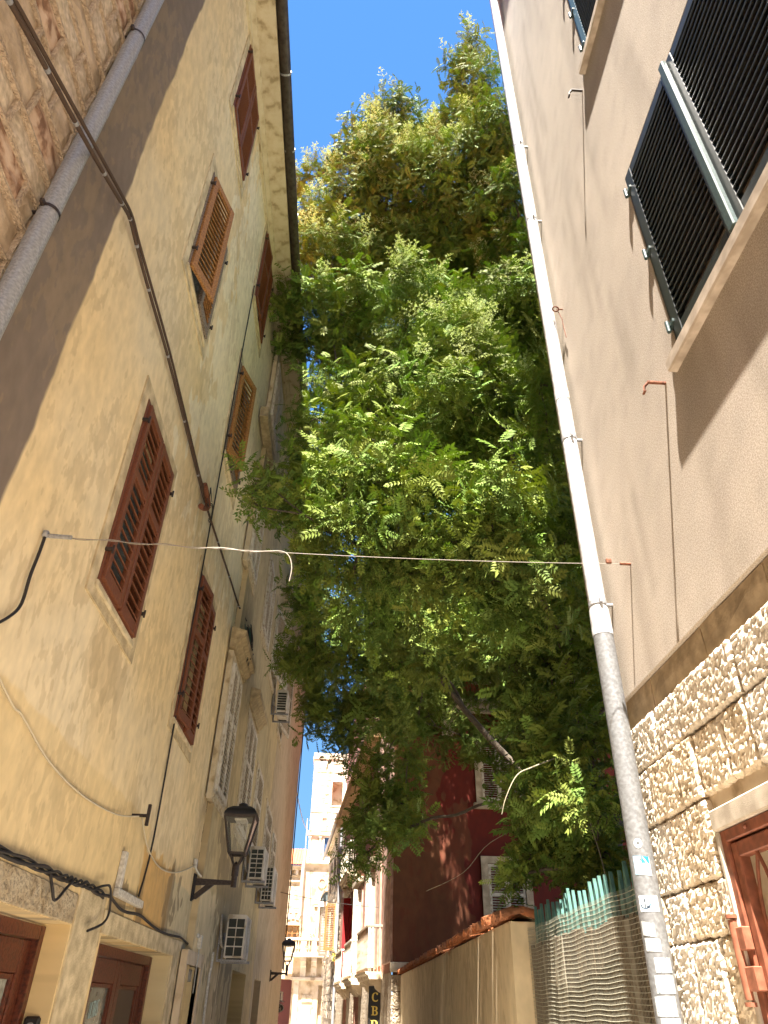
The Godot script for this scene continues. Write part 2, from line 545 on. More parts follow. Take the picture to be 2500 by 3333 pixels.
func window_frame(parent: Node3D, x0: float, x1: float, y0: float, y1: float, z: float, t: float, d: float, m: Material, called := "window_frame") -> MeshInstance3D:
	var b := MB.new()
	b.cspan(Vector3(x0, y0, z - d), Vector3(x0 + t, y1, z), 0.004)
	b.cspan(Vector3(x1 - t, y0, z - d), Vector3(x1, y1, z), 0.004)
	b.cspan(Vector3(x0 + t, y1 - t, z - d), Vector3(x1 - t, y1, z - 0.002), 0.004)
	b.cspan(Vector3(x0 + t, y0, z - d), Vector3(x1 - t, y0 + t, z - 0.002), 0.004)
	return part(called, b, m, parent)

# a plaster band round an opening, proud of the wall
func band(parent: Node3D, x0: float, x1: float, y0: float, y1: float, ix0: float, ix1: float, iy0: float, iy1: float, p: float, m: Material, called := "window_surround") -> MeshInstance3D:
	var b := MB.new()
	b.span(Vector3(x0, y0, -0.05), Vector3(ix0, y1, p)); b.span(Vector3(ix1, y0, -0.05), Vector3(x1, y1, p))
	b.span(Vector3(ix0, iy1, -0.05), Vector3(ix1, y1, p)); b.span(Vector3(ix0, y0, -0.05), Vector3(ix1, iy0, p))
	return part(called, b, m, parent)

func la(u: float) -> float: return u * 1.68
func lh(v: float) -> float: return EYE + v * 1.68
func lb(u: float) -> float: return u * 1.604
func lk(v: float) -> float: return EYE + v * 1.604

# ---------------------------------------------------------------- left side of the alley
func left_side() -> void:
	stone_house_near()
	yellow_house()
	second_house()

func stone_house_near() -> void:
	var t := thing("stone_house", "rough stone block house wall behind the grey drainpipe, upper left corner", "house", Vector3(LX, 0, 0), PI / 2)
	var w := MB.new()
	w.span(Vector3(-8, 0, -0.5), Vector3(la(1.36), 12.5, -0.03))
	part("wall", w, M.mortarL, t)
	# stone blocks, course by course, where the photograph shows them
	var y := 2.6
	var course := 0
	while y < 9.5:
		var h := rng.randf_range(0.20, 0.265)
		var x := 0.55 + rng.randf_range(-0.2, 0.1)
		while x < la(1.285) - 0.05:
			var wd := rng.randf_range(0.28, 0.62)
			var x1: float = min(x + wd, la(1.285) + rng.randf_range(-0.03, 0.02))
			if la(1.285) - x1 < 0.14: x1 = la(1.285) + rng.randf_range(-0.04, 0.015)
			if y < 8.5:
				var b := MB.new()
				rough_block(b, x + 0.009, x1 - 0.009, y + 0.009, y + h - 0.009, -0.045, rng.randf_range(-0.012, 0.006), 0.006, 5, 3)
				part("stone_block", b, [M.stoneL, M.stoneL, M.stoneL2, M.stoneL3][rng.randi() % 4], t)
				# ribbon pointing, proud of the stones
				var q := MB.new()
				rough_block(q, x1 - 0.010, x1 + 0.012, y + 0.010, y + h - 0.008, -0.045, rng.randf_range(0.002, 0.010), 0.003, 1, 4, null, 0.0)
				part("mortar_joint", q, M.mortarL, t)
			x = x1
		if y < 8.5:
			var q2 := MB.new()
			rough_block(q2, 0.4, la(1.285), y + h - 0.011, y + h + 0.011, -0.045, rng.randf_range(0.002, 0.010), 0.003, 14, 1, null, 0.0)
			part("mortar_joint", q2, M.mortarL, t)
		y += h
		course += 1

# a stone whose face is an uneven grid; x0..x1 by y0..y1, from z0 to about z1
func rough_block(b: MB, x0: float, x1: float, y0: float, y1: float, z0: float, z1: float, amp: float, nx: int, ny: int, ns: FastNoiseLite = null, drop := 0.012) -> void:
	var g := []
	for j in ny + 1:
		var row := []
		for i in nx + 1:
			var fx := float(i) / nx; var fy := float(j) / ny
			var edge: float = min(min(fx, 1.0 - fx) * nx, min(fy, 1.0 - fy) * ny)
			var px: float = lerp(x0, x1, fx); var py: float = lerp(y0, y1, fy)
			var z := z1 + rng.randf_range(-amp, amp)
			if ns: z = z1 + ns.get_noise_3d(px * 10.0, py * 10.0, z1 * 40.0) * amp * 2.0 + rng.randf_range(-amp, amp) * 0.35
			if edge < 0.5: z = min(z, z1) - drop + rng.randf_range(-0.004, 0.004)
			if edge >= 0.5:
				px += rng.randf_range(-0.25, 0.25) * (x1 - x0) / nx; py += rng.randf_range(-0.25, 0.25) * (y1 - y0) / ny
			else:
				px += rng.randf_range(-0.005, 0.005); py += rng.randf_range(-0.005, 0.005)
			row.append(Vector3(px, py, z))
		g.append(row)
	for j in ny:
		for i in nx:
			if ns:
				b.tri(g[j][i], g[j][i + 1], g[j + 1][i + 1]); b.tri(g[j][i], g[j + 1][i + 1], g[j + 1][i])
			else:
				b.tri(g[j][i], g[j][i + 1], g[j + 1][i + 1]); b.tri(g[j][i], g[j + 1][i + 1], g[j + 1][i])
	for i in nx:
		b.quad(Vector3(g[0][i].x, g[0][i].y, z0), Vector3(g[0][i + 1].x, g[0][i + 1].y, z0), g[0][i + 1], g[0][i])
		b.quad(g[ny][i], g[ny][i + 1], Vector3(g[ny][i + 1].x, g[ny][i + 1].y, z0), Vector3(g[ny][i].x, g[ny][i].y, z0))
	for j in ny:
		b.quad(Vector3(g[j][0].x, g[j][0].y, z0), g[j][0], g[j + 1][0], Vector3(g[j + 1][0].x, g[j + 1][0].y, z0))
		b.quad(g[j][nx], Vector3(g[j][nx].x, g[j][nx].y, z0), Vector3(g[j + 1][nx].x, g[j + 1][nx].y, z0), g[j + 1][nx])

func eaves(t: Node3D, x0: float, x1: float, y: float, m: Material, mg: Material, proj := 0.34, clips := 1.05) -> void:
	var b := MB.new()
	# cornice: a cove and a flat soffit in section (out, up)
	var prof := [Vector2(-0.05, -0.12), Vector2(0.03, -0.12), Vector2(0.04, -0.06), Vector2(0.09, -0.03), Vector2(0.10, 0.0), Vector2(proj, 0.02), Vector2(proj, 0.10), Vector2(-0.05, 0.16)]
	var poly := []
	for p in prof: poly.append(Vector2(p.x, y + p.y))
	b.xf = Transform3D(Basis(Vector3(0, 0, 1), Vector3(0, 1, 0), Vector3(-1, 0, 0)), Vector3.ZERO)
	b.prism(poly, -x1, -x0)
	part("cornice", b, m, t)
	var g := MB.new()
	var pts := []
	var n := 14
	for i in n + 1:
		pts.append(Vector3(lerp(x0, x1, float(i) / n), y + 0.09 - 0.02 * float(i) / n, proj + 0.075))
	g.tube(pts, 0.075, 14)
	part("gutter", g, mg, t)
	var x := x0 + 0.45
	while x < x1:
		var c := MB.new()
		c.tube([Vector3(x, y + 0.088, proj + 0.075), Vector3(x + 0.025, y + 0.088, proj + 0.075)], 0.081, 14)
		part("gutter_clip", c, M.zinc, t)
		x += clips
	var r := MB.new()
	r.hexa([Vector3(x0, y + 0.17, -6), Vector3(x1, y + 0.17, -6), Vector3(x1, y + 0.11, proj), Vector3(x0, y + 0.11, proj), Vector3(x0, y + 2.4, -6), Vector3(x1, y + 2.4, -6), Vector3(x1, y + 0.20, proj + 0.03), Vector3(x0, y + 0.20, proj + 0.03)])
	part("roof", r, M.rooftile, t)

func sill_slope(t: Node3D, x0: float, x1: float, y: float, m: Material) -> void:
	var b := MB.new()
	b.cspan(Vector3(x0, y - 0.05, -0.1), Vector3(x1, y, 0.03), 0.008)
	part("sill", b, m, t)

func yellow_house() -> void:
	var t := thing("yellow_house", "tall house with weathered yellow plaster and red brown shutters, left of alley", "house", Vector3(LX, 0, 0), PI / 2)
	var cols := [[2.45, 3.01], [4.03, 4.6]]
	var rows := [[1.34, 2.29], [3.31, 4.22], [5.05, 6.0]]
	var holes := []
	for c in cols:
		for r in rows:
			holes.append([la(c[0]) + 0.03, la(c[1]) - 0.03, lh(r[0]) + 0.02, lh(r[1]) - 0.02, 0.3, true])
	var D1 := [la(1.80), la(3.12), -0.2, 2.045, 0.5]
	var D2 := [la(3.545), la(5.10), -0.2, 2.045, 0.5]
	holes.append(D1); holes.append(D2)
	var top := lh(6.08)
	var x0 := la(1.285)
	var x1 := la(5.53)
	var w := MB.new()
	w.panel(Vector3.ZERO, Vector3.RIGHT, Vector3.UP, x0, x1, -0.1, top, holes)
	w.project_uv(Vector3(1.0 / (x1 - x0), 0, 0), -x0 / (x1 - x0), Vector3(0, -1.0 / 12.0, 0), 1.0)
	var fx := func(u: float): return (la(u) - x0) / (x1 - x0)
	var fy := func(v: float): return 1.0 - lh(v) / 12.0
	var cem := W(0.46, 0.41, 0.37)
	var zones := [
		[fx.call(3.2), 1.3, -0.1, fy.call(2.6), W(0.91, 0.86, 0.745), 0.85, 120.0],  # paler upper plaster, its colour lightened further for missing ground bounce light
		[fx.call(1.9), fx.call(4.05), fy.call(0.775), 1.2, W(0.85, 0.755, 0.56), 0.8, 3.0],
		[fx.call(4.0), fx.call(4.75), fy.call(0.66), fy.call(0.20), W(0.80, 0.645, 0.40), 0.9, 12.0],
		[fx.call(4.8), 1.2, fy.call(0.62), 1.2, W(0.80, 0.745, 0.60), 0.8, 6.0],
		[fx.call(1.2), fx.call(3.22), fy.call(0.345), fy.call(0.245), W(0.66, 0.60, 0.50), 0.9, 6.0],
		[fx.call(3.49), fx.call(5.2), fy.call(0.33), fy.call(0.23), W(0.80, 0.73, 0.56), 0.9, 4.0],
		[fx.call(5.1), fx.call(5.6), fy.call(0.33), 1.2, W(0.84, 0.76, 0.58), 0.9, 4.0],
		[fx.call(3.66), fx.call(4.1), fy.call(0.44), fy.call(0.33), W(0.42, 0.36, 0.27), 0.5, 60.0],
		[fx.call(4.72), fx.call(5.05), fy.call(0.52), fy.call(0.33), W(0.40, 0.34, 0.26), 0.5, 70.0],
		[fx.call(2.5), fx.call(3.0), fy.call(1.26), fy.call(1.05), W(0.70, 0.61, 0.46), 0.4, 70.0],
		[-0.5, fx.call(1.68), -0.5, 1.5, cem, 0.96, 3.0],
	]
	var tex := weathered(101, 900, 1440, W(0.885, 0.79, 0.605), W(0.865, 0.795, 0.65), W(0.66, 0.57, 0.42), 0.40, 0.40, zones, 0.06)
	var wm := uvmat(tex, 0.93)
	wm.heightmap_enabled = false
	var bumped: StandardMaterial3D = wm
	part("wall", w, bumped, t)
	M.yellow = mat(0.66, 0.53, 0.32, 0.92, T.mottle, 0.7, T.grain, 0.25)
	M.paleband = mat(0.68, 0.57, 0.37, 0.92, T.mottle, 0.8, T.grain, 0.25)
	M.greyband = mat(0.58, 0.50, 0.35, 0.92, T.stain, 0.8, T.grain, 0.3)
	# windows: surround, frame, shutters
	for ci in 2:
		for ri in 3:
			var c = cols[ci]; var r = rows[ri]
			var a := la(c[0]); var b := la(c[1]); var y0 := lh(r[0]); var y1 := lh(r[1])
			band(t, a - 0.125, b + 0.14, y0 - 0.14, y1 + 0.13, a - 0.005, b + 0.005, y0 - 0.01, y1 + 0.01, 0.012, M.yellow if ri == 0 else M.paleband)
			var mf: Material = M.redwood
			var ms: Material = M.redwood2
			if ri == 1:
				mf = M.orangewood; ms = M.orangewood
			window_frame(t, a, b, y0, y1, 0.02, 0.045, 0.10, M.redwood if ri != 1 else M.greywood)
			var wb := MB.new()
			wb.span(Vector3(a + 0.05, y0 + 0.05, -0.16), Vector3(b - 0.05, y1 - 0.05, -0.13))
			part("window_pane", wb, M.glass, t)
			var mid := (a + b) * 0.5
			var sw := 0.0
			if ci == 1 and ri == 0: sw = 0.10
			if ci == 1 and ri == 2: sw = 0.08
			if ri == 1: sw = 0.31
			var pit := 0.082 if ri == 0 else 0.074
			var st := 0.06 if ri != 1 else 0.075
			var lab := "sun bleached orange louvred shutter standing ajar" if ri == 1 else ""
			leaf(t, a + 0.03, mid - 0.002, y0 + 0.02, y1 - 0.035, 0.045, pit, mf, ms, sw, true, st, lab, 42.0, ri != 1)
			leaf(t, mid + 0.002, b - 0.03, y0 + 0.0, y1 - 0.045, 0.050, pit, mf if ri != 1 else M.greywood, ms, 0.0, true, st, "", 42.0, ri != 1)
			# hinges and hooks
			for yy in [y0 + 0.22, y1 - 0.22]:
				for xx in [a - 0.005, b + 0.005]:
					var hb := MB.new()
					hb.cspan(Vector3(xx - 0.012, yy - 0.012, 0.0), Vector3(xx + 0.012, yy + 0.012, 0.06), 0.003)
					hb.tube([Vector3(xx, yy - 0.03, 0.062), Vector3(xx, yy + 0.03, 0.062)], 0.008, 8)
					part("hinge", hb, M.brownmetal, t)
			sill_slope(t, a - 0.02, b + 0.03, y0 - 0.012, M.paleband)
	eaves(t, x0 - 0.2, x1, top, M.greyband, M.gutter)
	# ground floor: bands round the doors
	var pl := MB.new()
	pl.cspan(Vector3(la(3.135), -0.1, -0.02), Vector3(la(3.49), 2.27, 0.012), 0.004)
	part("pilaster", pl, M.paleband, t)
	var l1 := MB.new()
	l1.cspan(Vector3(la(1.5), 2.05, -0.02), Vector3(la(3.12), 2.215, 0.008), 0.004)
	part("lintel", l1, mat(0.42, 0.35, 0.24, 0.95, T.stain, 1.2, T.rough, 1.0), t)
	var l2 := MB.new()
	l2.cspan(Vector3(la(3.51), 2.05, -0.02), Vector3(la(5.13), 2.195, 0.014), 0.004)
	part("lintel", l2, M.paleband, t)
	var l3 := MB.new()
	l3.cspan(Vector3(la(5.135), -0.1, -0.02), Vector3(la(5.42), 2.20, 0.010), 0.004)
	part("pilaster", l3, M.paleband, t)
	door_one(t)
	door_two(t)
	# open crack where this house meets the next
	var cr := MB.new()
	var cy := 2.9
	while cy < 6.6:
		var hh := rng.randf_range(0.03, 0.12)
		if rng.randf() < 0.7:
			var cx := x1 - 0.035 + 0.015 * sin(cy * 2.1) + rng.randf_range(-0.006, 0.006)
			cr.span(Vector3(cx, cy, -0.01), Vector3(cx + rng.randf_range(0.006, 0.016), cy + hh, 0.0025))
		cy += hh * rng.randf_range(0.8, 1.3)
	part("crack", cr, M.dark, t).set_meta("kind", "stuff")

func glazed_leaf(t: Node3D, x0: float, x1: float, y1: float, z: float, m: Material, gm: Material, called := "door_leaf", gl := "glass") -> MeshInstance3D:
	var b := MB.new()
	var s := 0.115
	b.cspan(Vector3(x0, 0.02, z - 0.05), Vector3(x0 + s, y1, z), 0.006)
	b.cspan(Vector3(x1 - s, 0.02, z - 0.05), Vector3(x1, y1, z), 0.006)
	b.cspan(Vector3(x0 + s, y1 - 0.17, z - 0.05), Vector3(x1 - s, y1, z - 0.001), 0.006)
	b.cspan(Vector3(x0 + s, 0.02, z - 0.05), Vector3(x1 - s, 0.75, z - 0.001), 0.006)
	var o := part(called, b, m, t)
	var g := MB.new()
	g.span(Vector3(x0 + s + 0.03, 0.78, z - 0.035), Vector3(x1 - s - 0.03, y1 - 0.2, z - 0.03))
	part(gl, g, gm, o)
	var bead := MB.new()
	for q in [[x0 + s, x0 + s + 0.032, 0.75, y1 - 0.17], [x1 - s - 0.032, x1 - s, 0.75, y1 - 0.17], [x0 + s + 0.032, x1 - s - 0.032, y1 - 0.202, y1 - 0.17], [x0 + s + 0.032, x1 - s - 0.032, 0.75, 0.782]]:
		bead.cspan(Vector3(q[0], q[2], z - 0.045), Vector3(q[1], q[3], z - 0.010), 0.006)
	part("bead", bead, m, o)
	return o

func door_one(t: Node3D) -> void:
	var z := -0.165
	var y1 := 2.03
	window_frame(t, la(1.80), la(3.12), -0.1, y1, z + 0.02, 0.075, 0.09, M.doorwood, "door_frame")
	var frosted := mat(0.34, 0.36, 0.31, 0.25, T.fine, 1.0)
	glazed_leaf(t, la(1.80) + 0.08, la(2.46), y1 - 0.08, z - 0.02, M.doorwood, frosted)
	glazed_leaf(t, la(2.46) + 0.004, la(3.12) - 0.08, y1 - 0.08, z - 0.02, M.doorwood, frosted)

func door_two(t: Node3D) -> void:
	var z := -0.20
	var y1 := 2.03
	window_frame(t, la(3.90), la(5.10), -0.1, y1, z + 0.02, 0.075, 0.09, M.doorwood, "door_frame")
	var jb := MB.new()
	jb.span(Vector3(la(3.545), -0.1, z - 0.09), Vector3(la(3.90), 2.045, z + 0.005))
	part("jamb", jb, M.paleband, t)
	var md := la(4.475)
	var dusty := mat(0.17, 0.19, 0.17, 0.12, T.mottle, 1.0)
	var o := glazed_leaf(t, la(3.90) + 0.08, md, y1 - 0.08, z - 0.02, M.doorwood, dusty)
	glazed_leaf(t, md + 0.004, la(5.10) - 0.08, y1 - 0.08, z - 0.02, M.doorwood, mat(0.115, 0.075, 0.042, 0.8, T.fine, 6.0), "door_leaf", "cloth_screen")
	# scratched lettering on the glass
	var chalk := mat(0.34, 0.48, 0.50, 0.8)
	var k := 0
	for row in [["ULTRAS", 1.60, 0.115], ["1 z !", 1.36, 0.10], ["uu 2", 1.22, 0.10]]:
		var tm := TextMesh.new()
		tm.text = row[0]
		tm.font = SystemFont.new()
		tm.font.font_names = PackedStringArray(["Droid Sans"])
		tm.font_size = 32
		tm.pixel_size = row[2] / 32.0 * (1.0 if k == 0 else 0.85)
		tm.depth = 0.002
		var g := put("scratched_lettering", tm, chalk, o, Transform3D(Basis(Vector3(0, 0, 1), 0.05).scaled(Vector3(0.62, 1.25, 1)), Vector3(la(4.20), row[1], z - 0.046)))
		g.set_meta("kind", "thing")
		k += 1

func second_house() -> void:
	var t := thing("grey_yellow_house", "second house down the alley in dirty grey yellow plaster with white louvred shutters", "house", Vector3(LX2, 0, 0), PI / 2)
	var x0 := la(5.53)
	var x1 := 25.0
	var wins := [
		[5.68, 6.25, 1.32, 2.38, 2, 0.0], [7.07, 7.78, 1.34, 2.38, 2, 0.0], [8.26, 8.85, 1.38, 2.2, 1, 0.0], [9.68, 10.42, 1.48, 2.12, 1, 0.0], [10.9, 11.45, 1.45, 2.02, 1, 0.0],
		[5.67, 6.22, 3.38, 4.2, 2, 0.0], [7.13, 7.8, 3.37, 4.27, 2, 0.0], [8.36, 9.2, 3.35, 4.27, 1, 0.16], [10.0, 10.7, 3.2, 4.2, 1, 0.14],
		[5.68, 6.33, 5.18, 6.0, 2, 0.0], [7.45, 8.0, 5.45, 6.12, 2, 0.0]]
	var holes := []
	for w in wins: holes.append([lb(w[0]) + 0.04, lb(w[1]) - 0.04, lk(w[2]) + 0.03, lk(w[3]) - 0.03, 0.25, true])
	holes.append([lb(5.62), lb(6.2), -0.2, 2.0, 0.14])
	holes.append([lb(8.2), lb(9.45), -0.2, lk(0.28), 0.5, true])
	holes.append([lb(10.5), lb(11.4), -0.2, lk(0.27), 0.5, true])
	var top := lh(6.08)
	var b := MB.new()
	b.panel(Vector3.ZERO, Vector3.RIGHT, Vector3.UP, x0, x1, -0.1, top, holes)
	b.quad(Vector3(x0, -0.1, -0.3), Vector3(x0, -0.1, 0), Vector3(x0, top, 0), Vector3(x0, top, -0.3))
	b.quad(Vector3(x1, -0.1, 0), Vector3(x1, -0.1, -6), Vector3(x1, top, -6), Vector3(x1, top, 0))
	b.project_uv(Vector3(1.0 / (x1 - x0), 0, 0), -x0 / (x1 - x0), Vector3(0, -1.0 / 12.0, 0), 1.0)
	var fx := func(u: float): return (lb(u) - x0) / (x1 - x0)
	var fy := func(v: float): return 1.0 - lk(v) / 12.0
	var zones := [[-0.5, fx.call(7.4), fy.call(0.75), 1.5, W(0.86, 0.79, 0.63), 0.9, 5.0], [fx.call(6.6), fx.call(8.3), fy.call(1.25), fy.call(0.2), W(0.42, 0.36, 0.26), 0.5, 90.0], [fx.call(10.2), 1.5, -0.5, 1.5, W(0.72, 0.655, 0.55), 0.8, 10.0]]
	var tex := weathered(211, 1100, 900, W(0.78, 0.70, 0.52), W(0.72, 0.655, 0.50), W(0.50, 0.43, 0.31), 0.36, 0.42, zones, 0.07)
	part("wall", b, uvmat(tex, 0.93), t)
	eaves(t, x0 + 0.0, x1, top, M.greyband, mat(0.30, 0.33, 0.27, 0.6, T.stain, 1.0), 0.3, 1.6)
	for w in wins:
		var a := lb(w[0]); var c := lb(w[1]); var y0 := lk(w[2]); var y1 := lk(w[3])
		band(t, a - 0.11, c + 0.11, y0 - 0.10, y1 + 0.10, a, c, y0, y1, 0.014, M.greyband)
		window_frame(t, a, c, y0, y1, 0.02, 0.05, 0.10, M.whitewood)
		var n: int = w[4]
		for k in n:
			var p0: float = a + 0.03 + (c - a - 0.06) * k / n
			var p1: float = a + 0.03 + (c - a - 0.06) * (k + 1) / n
			leaf(t, p0 + 0.002, p1 - 0.002, y0 + (0.1 if w[5] > 0.0 else 0.02), y1 - 0.02, 0.05, 0.055, M.whitewood, M.whitewood2 if k == 0 else M.whitewood, w[5], false, 0.055)
		sill_slope(t, a - 0.05, c + 0.05, y0 - 0.012, M.greyband)
	# hood mouldings over two first floor windows, broken at the edge
	for q in [[5.60, 6.42], [6.98, 7.92]]:
		var a := lb(q[0]); var c := lb(q[1]); var y := lk(2.47)
		var hood := MB.new()
		var poly := []
		for p in [Vector2(-0.05, 0), Vector2(0.03, 0), Vector2(0.04, 0.05), Vector2(0.09, 0.09), Vector2(0.10, 0.13), Vector2(0.15, 0.16), Vector2(0.16, 0.24), Vector2(-0.05, 0.30)]: poly.append(Vector2(p.x, y + p.y))
		hood.xf = Transform3D(Basis(Vector3(0, 0, 1), Vector3(0, 1, 0), Vector3(-1, 0, 0)), Vector3.ZERO)
		hood.prism(poly, -c, -a)
		part("hood_moulding", hood, mat(0.50, 0.39, 0.22, 0.95, T.mottle, 1.1, T.rough, 0.3), t)
	# worn stone ledge under a third floor window
	var lg := MB.new()
	rough_block(lg, lb(5.30), lb(6.55), lk(4.80), lk(4.93), -0.05, 0.10, 0.012, 9, 2)
	part("stone_ledge", lg, mat(0.50, 0.40, 0.24, 0.95, T.mottle, 1.1, T.rough, 0.3), t)
	# door with an oval light
	var dm := mat(0.46, 0.42, 0.33, 0.7, T.stain, 1.6)
	var dz := -0.12
	var dp := MB.new()
	dp.cspan(Vector3(lb(5.62), -0.1, dz - 0.05), Vector3(lb(6.2), 1.99, dz), 0.006)
	var door := part("door", dp, dm, t)
	var ov := MB.new()
	var ring := []
	for i in 25:
		var a := TAU * i / 24.0
		ring.append(Vector3(lb(5.93) + cos(a) * 0.13, 1.42 + sin(a) * 0.26, dz + 0.008))
	ov.tube(ring, 0.022, 8, false)
	part("oval_frame", ov, M.doorwood, door)
	var og := MB.new()
	for i in 24:
		og.tri(Vector3(lb(5.93), 1.42, dz + 0.006), ring[i], ring[i + 1])
	part("oval_glass", og, M.glass, door)
	var tr := MB.new()
	tr.cspan(Vector3(lb(5.62) - 0.02, 1.86, dz), Vector3(lb(6.2), 1.98, dz + 0.05), 0.006)
	part("door_head", tr, dm, t)
	band(t, lb(5.62) - 0.05, lb(6.2) + 0.14, -0.1, 2.13, lb(5.62), lb(6.2), -0.05, 2.0, 0.02, M.creamtrim, "door_surround")
	# a meter cupboard flap and a thin pipe
	var fl := MB.new()
	fl.cspan(Vector3(lb(6.9), 0.7, 0.0), Vector3(lb(7.4), 1.35, 0.02), 0.004)
	part("meter_flap", fl, M.whitewood, t)
	var pp := MB.new()
	pp.tube([Vector3(lb(6.62), 0.6, 0.03), Vector3(lb(6.62), 1.95, 0.03), Vector3(lb(6.66), 2.05, 0.03), Vector3(lb(6.66), 2.2, 0.03)], 0.016, 8)
	part("conduit", pp, M.plastic, t)

# ---------------------------------------------------------------- right side: ochre house on a rock-faced stone base
func rz(u: float) -> float: return -u * 1.5
func rh(v: float) -> float: return EYE + v * 1.5

func right_side() -> void:
	var t := thing("ochre_house", "ochre rendered house on a rock faced stone base, right of alley", "house", Vector3(RX, 0, 0), -PI / 2)
	var top := 14.5
	var y0 := rh(0.94)
	var xc := -4.0
	var x1 := 7.0
	var w := MB.new()
	var H1 := [rz(1.513), -0.95, rh(1.745), rh(2.74), 0.25, true]
	var H2 := [rz(1.513), -0.95, rh(3.80), rh(4.80), 0.25, true]
	var big := noise(301, 0.45, 4)
	var run := noise(302, 1.0, 4)
	# paint tones, linear: pinkish sand with grey brown run-down streaks and small patches
	var tint := func(x: float, y: float) -> Color:
		var c := Vector3(0.53, 0.455, 0.375)
		var n := big.get_noise_2d(x * 1.6, y * 0.8)
		var m := run.get_noise_2d(x * 3.2, y * 0.35)
		var q := run.get_noise_2d(x * 5.0 + 40.0, y * 4.0)
		var g: float = clamp(m * 1.6 - 0.1, 0.0, 0.5)
		c = c.lerp(Vector3(0.34, 0.285, 0.225), clamp(g, 0.0, 0.7))
		c *= 1.0 + n * 0.16 - clamp((q - 0.18) * 5.0, 0.0, 1.0) * 0.09 + clamp((-q - 0.25) * 5.0, 0.0, 1.0) * 0.06
		return Color(c.x, c.y, c.z)
	w.tinted(Vector3.ZERO, Vector3.RIGHT, Vector3.UP, xc, 0.8, y0, top, [H1, H2], 0.07, tint)
	w.col = Color(0.53, 0.455, 0.375)
	w.reveals(Vector3.ZERO, Vector3.RIGHT, Vector3.UP, [H1, H2], 0.25)
	w.panel(Vector3.ZERO, Vector3.RIGHT, Vector3.UP, 0.8, x1, y0, top, [])
	w.col = Color(0.53, 0.455, 0.375)
	w.quad(Vector3(xc, y0, -0.055), Vector3(x1, y0, -0.055), Vector3(x1, y0, 0), Vector3(xc, y0, 0))
	w.quad(Vector3(xc, y0, -9), Vector3(xc, y0, 0), Vector3(xc, top, 0), Vector3(xc, top, -9))
	var wm2 := mat(1, 1, 1, 0.95, T.fine, 4.0, T.sand, 0.045)
	wm2.vertex_color_use_as_albedo = true
	part("wall", w, wm2, t)
	# stone base: mortar bed with the gate opening, then the blocks
	var base := MB.new()
	var gx0 := rz(1.995)
	var gx1 := -1.35
	var gy := rh(0.405)
	base.panel(Vector3(0, 0, -0.03), Vector3.RIGHT, Vector3.UP, xc, x1, -0.1, y0 + 0.02, [[gx0, gx1, -0.2, gy, 0.19]])
	base.quad(Vector3(xc, -0.1, -9), Vector3(xc, -0.1, -0.03), Vector3(xc, y0, -0.03), Vector3(xc, y0, -9))
	part("stone_bed", base, mat(0.64, 0.53, 0.39, 0.95, T.stain, 0.9), t)
	# smooth darker brown course under the render
	var x := xc + 0.02
	while x < 0.4:
		var wd := rng.randf_range(0.45, 0.8)
		var b := MB.new()
		rough_block(b, x + 0.006, x + wd - 0.006, 2.905, y0 - 0.004, -0.08, -0.02, 0.003, 4, 2, null, 0.004)
		part("stone_block", b, mat(0.46, 0.35, 0.22, 0.95, T.mottle, 1.2, T.rough, 0.15), t)
		x += wd
	var ns := noise(55, 3.6, 3)
	var tones := [mat(0.72, 0.63, 0.50, 1.0, T.fine, 1.2), mat(0.69, 0.59, 0.45, 1.0, T.stain, 1.2), mat(0.75, 0.67, 0.55, 1.0, T.fine, 1.5)]
	var courses := [[2.67, 2.895, [-3.96, -3.39, -3.11, -2.55, -2.1, -1.7, -1.2, -0.7, -0.2, 0.3]], [2.405, 2.66, [-3.96, -3.573, -3.235, -3.04, -2.77, -2.56, -2.1, -1.75, -1.3, -0.8, -0.3, 0.2]], [2.105, 2.395, [-3.96, -3.443, -3.236, -3.035, -2.853, -2.673, -2.3, -1.9, -1.5, -1.0, -0.5, 0.1]], [1.91, 2.095, [-3.96, -3.65, -3.40, -3.10, -2.99]], [1.60, 1.90, [-3.96, -3.45, -3.18, -2.99]], [1.30, 1.59, [-3.96, -3.66, -3.30, -2.99]], [1.0, 1.29, [-3.96, -3.5, -2.99]], [0.7, 0.99, [-3.96, -3.6, -2.99]], [0.35, 0.69, [-3.96, -3.4, -2.99]], [0.0, 0.34, [-3.96, -3.6, -2.99]]]
	for c in courses:
		for i in c[2].size() - 1:
			var a: float = c[2][i] + 0.008; var e: float = c[2][i + 1] - 0.008
			var ya: float = c[0]; var yb: float = c[1]
			if e > -2.99 and a < gx1 and ya < gy + 0.09:
				ya = gy + 0.085
				if yb - ya < 0.06: continue
			var b := MB.new()
			rough_block(b, a, e, ya, yb, -0.08, rng.randf_range(-0.004, 0.010), 0.0058, int(max(6, (e - a) / 0.0115)), int(max(4, (yb - ya) / 0.0115)), ns, 0.010)
			part("stone_block", b, tones[rng.randi() % 3], t)
	# gate opening: plaster lintel band, recess walls, back door wall
	var lin_ := MB.new()
	lin_.cspan(Vector3(gx0 - 0.02, gy, -0.09), Vector3(gx1 + 0.05, gy + 0.08, 0.012), 0.006)
	lin_.cspan(Vector3(gx0 - 0.02, -0.1, -0.09), Vector3(gx0 + 0.004, gy, 0.006), 0.004)
	part("gate_surround", lin_, mat(0.60, 0.52, 0.42, 0.95, T.mottle, 1.0, T.sand, 0.04), t)
	var rc := MB.new()
	rc.quad(Vector3(gx0, -0.1, -0.20), Vector3(gx1, -0.1, -0.20), Vector3(gx1, gy, -0.20), Vector3(gx0, gy, -0.20))
	part("porch_wall", rc, mat(0.74, 0.66, 0.52, 0.9, T.mottle, 0.8), t)
	gate(t, gx0, gx1, gy)
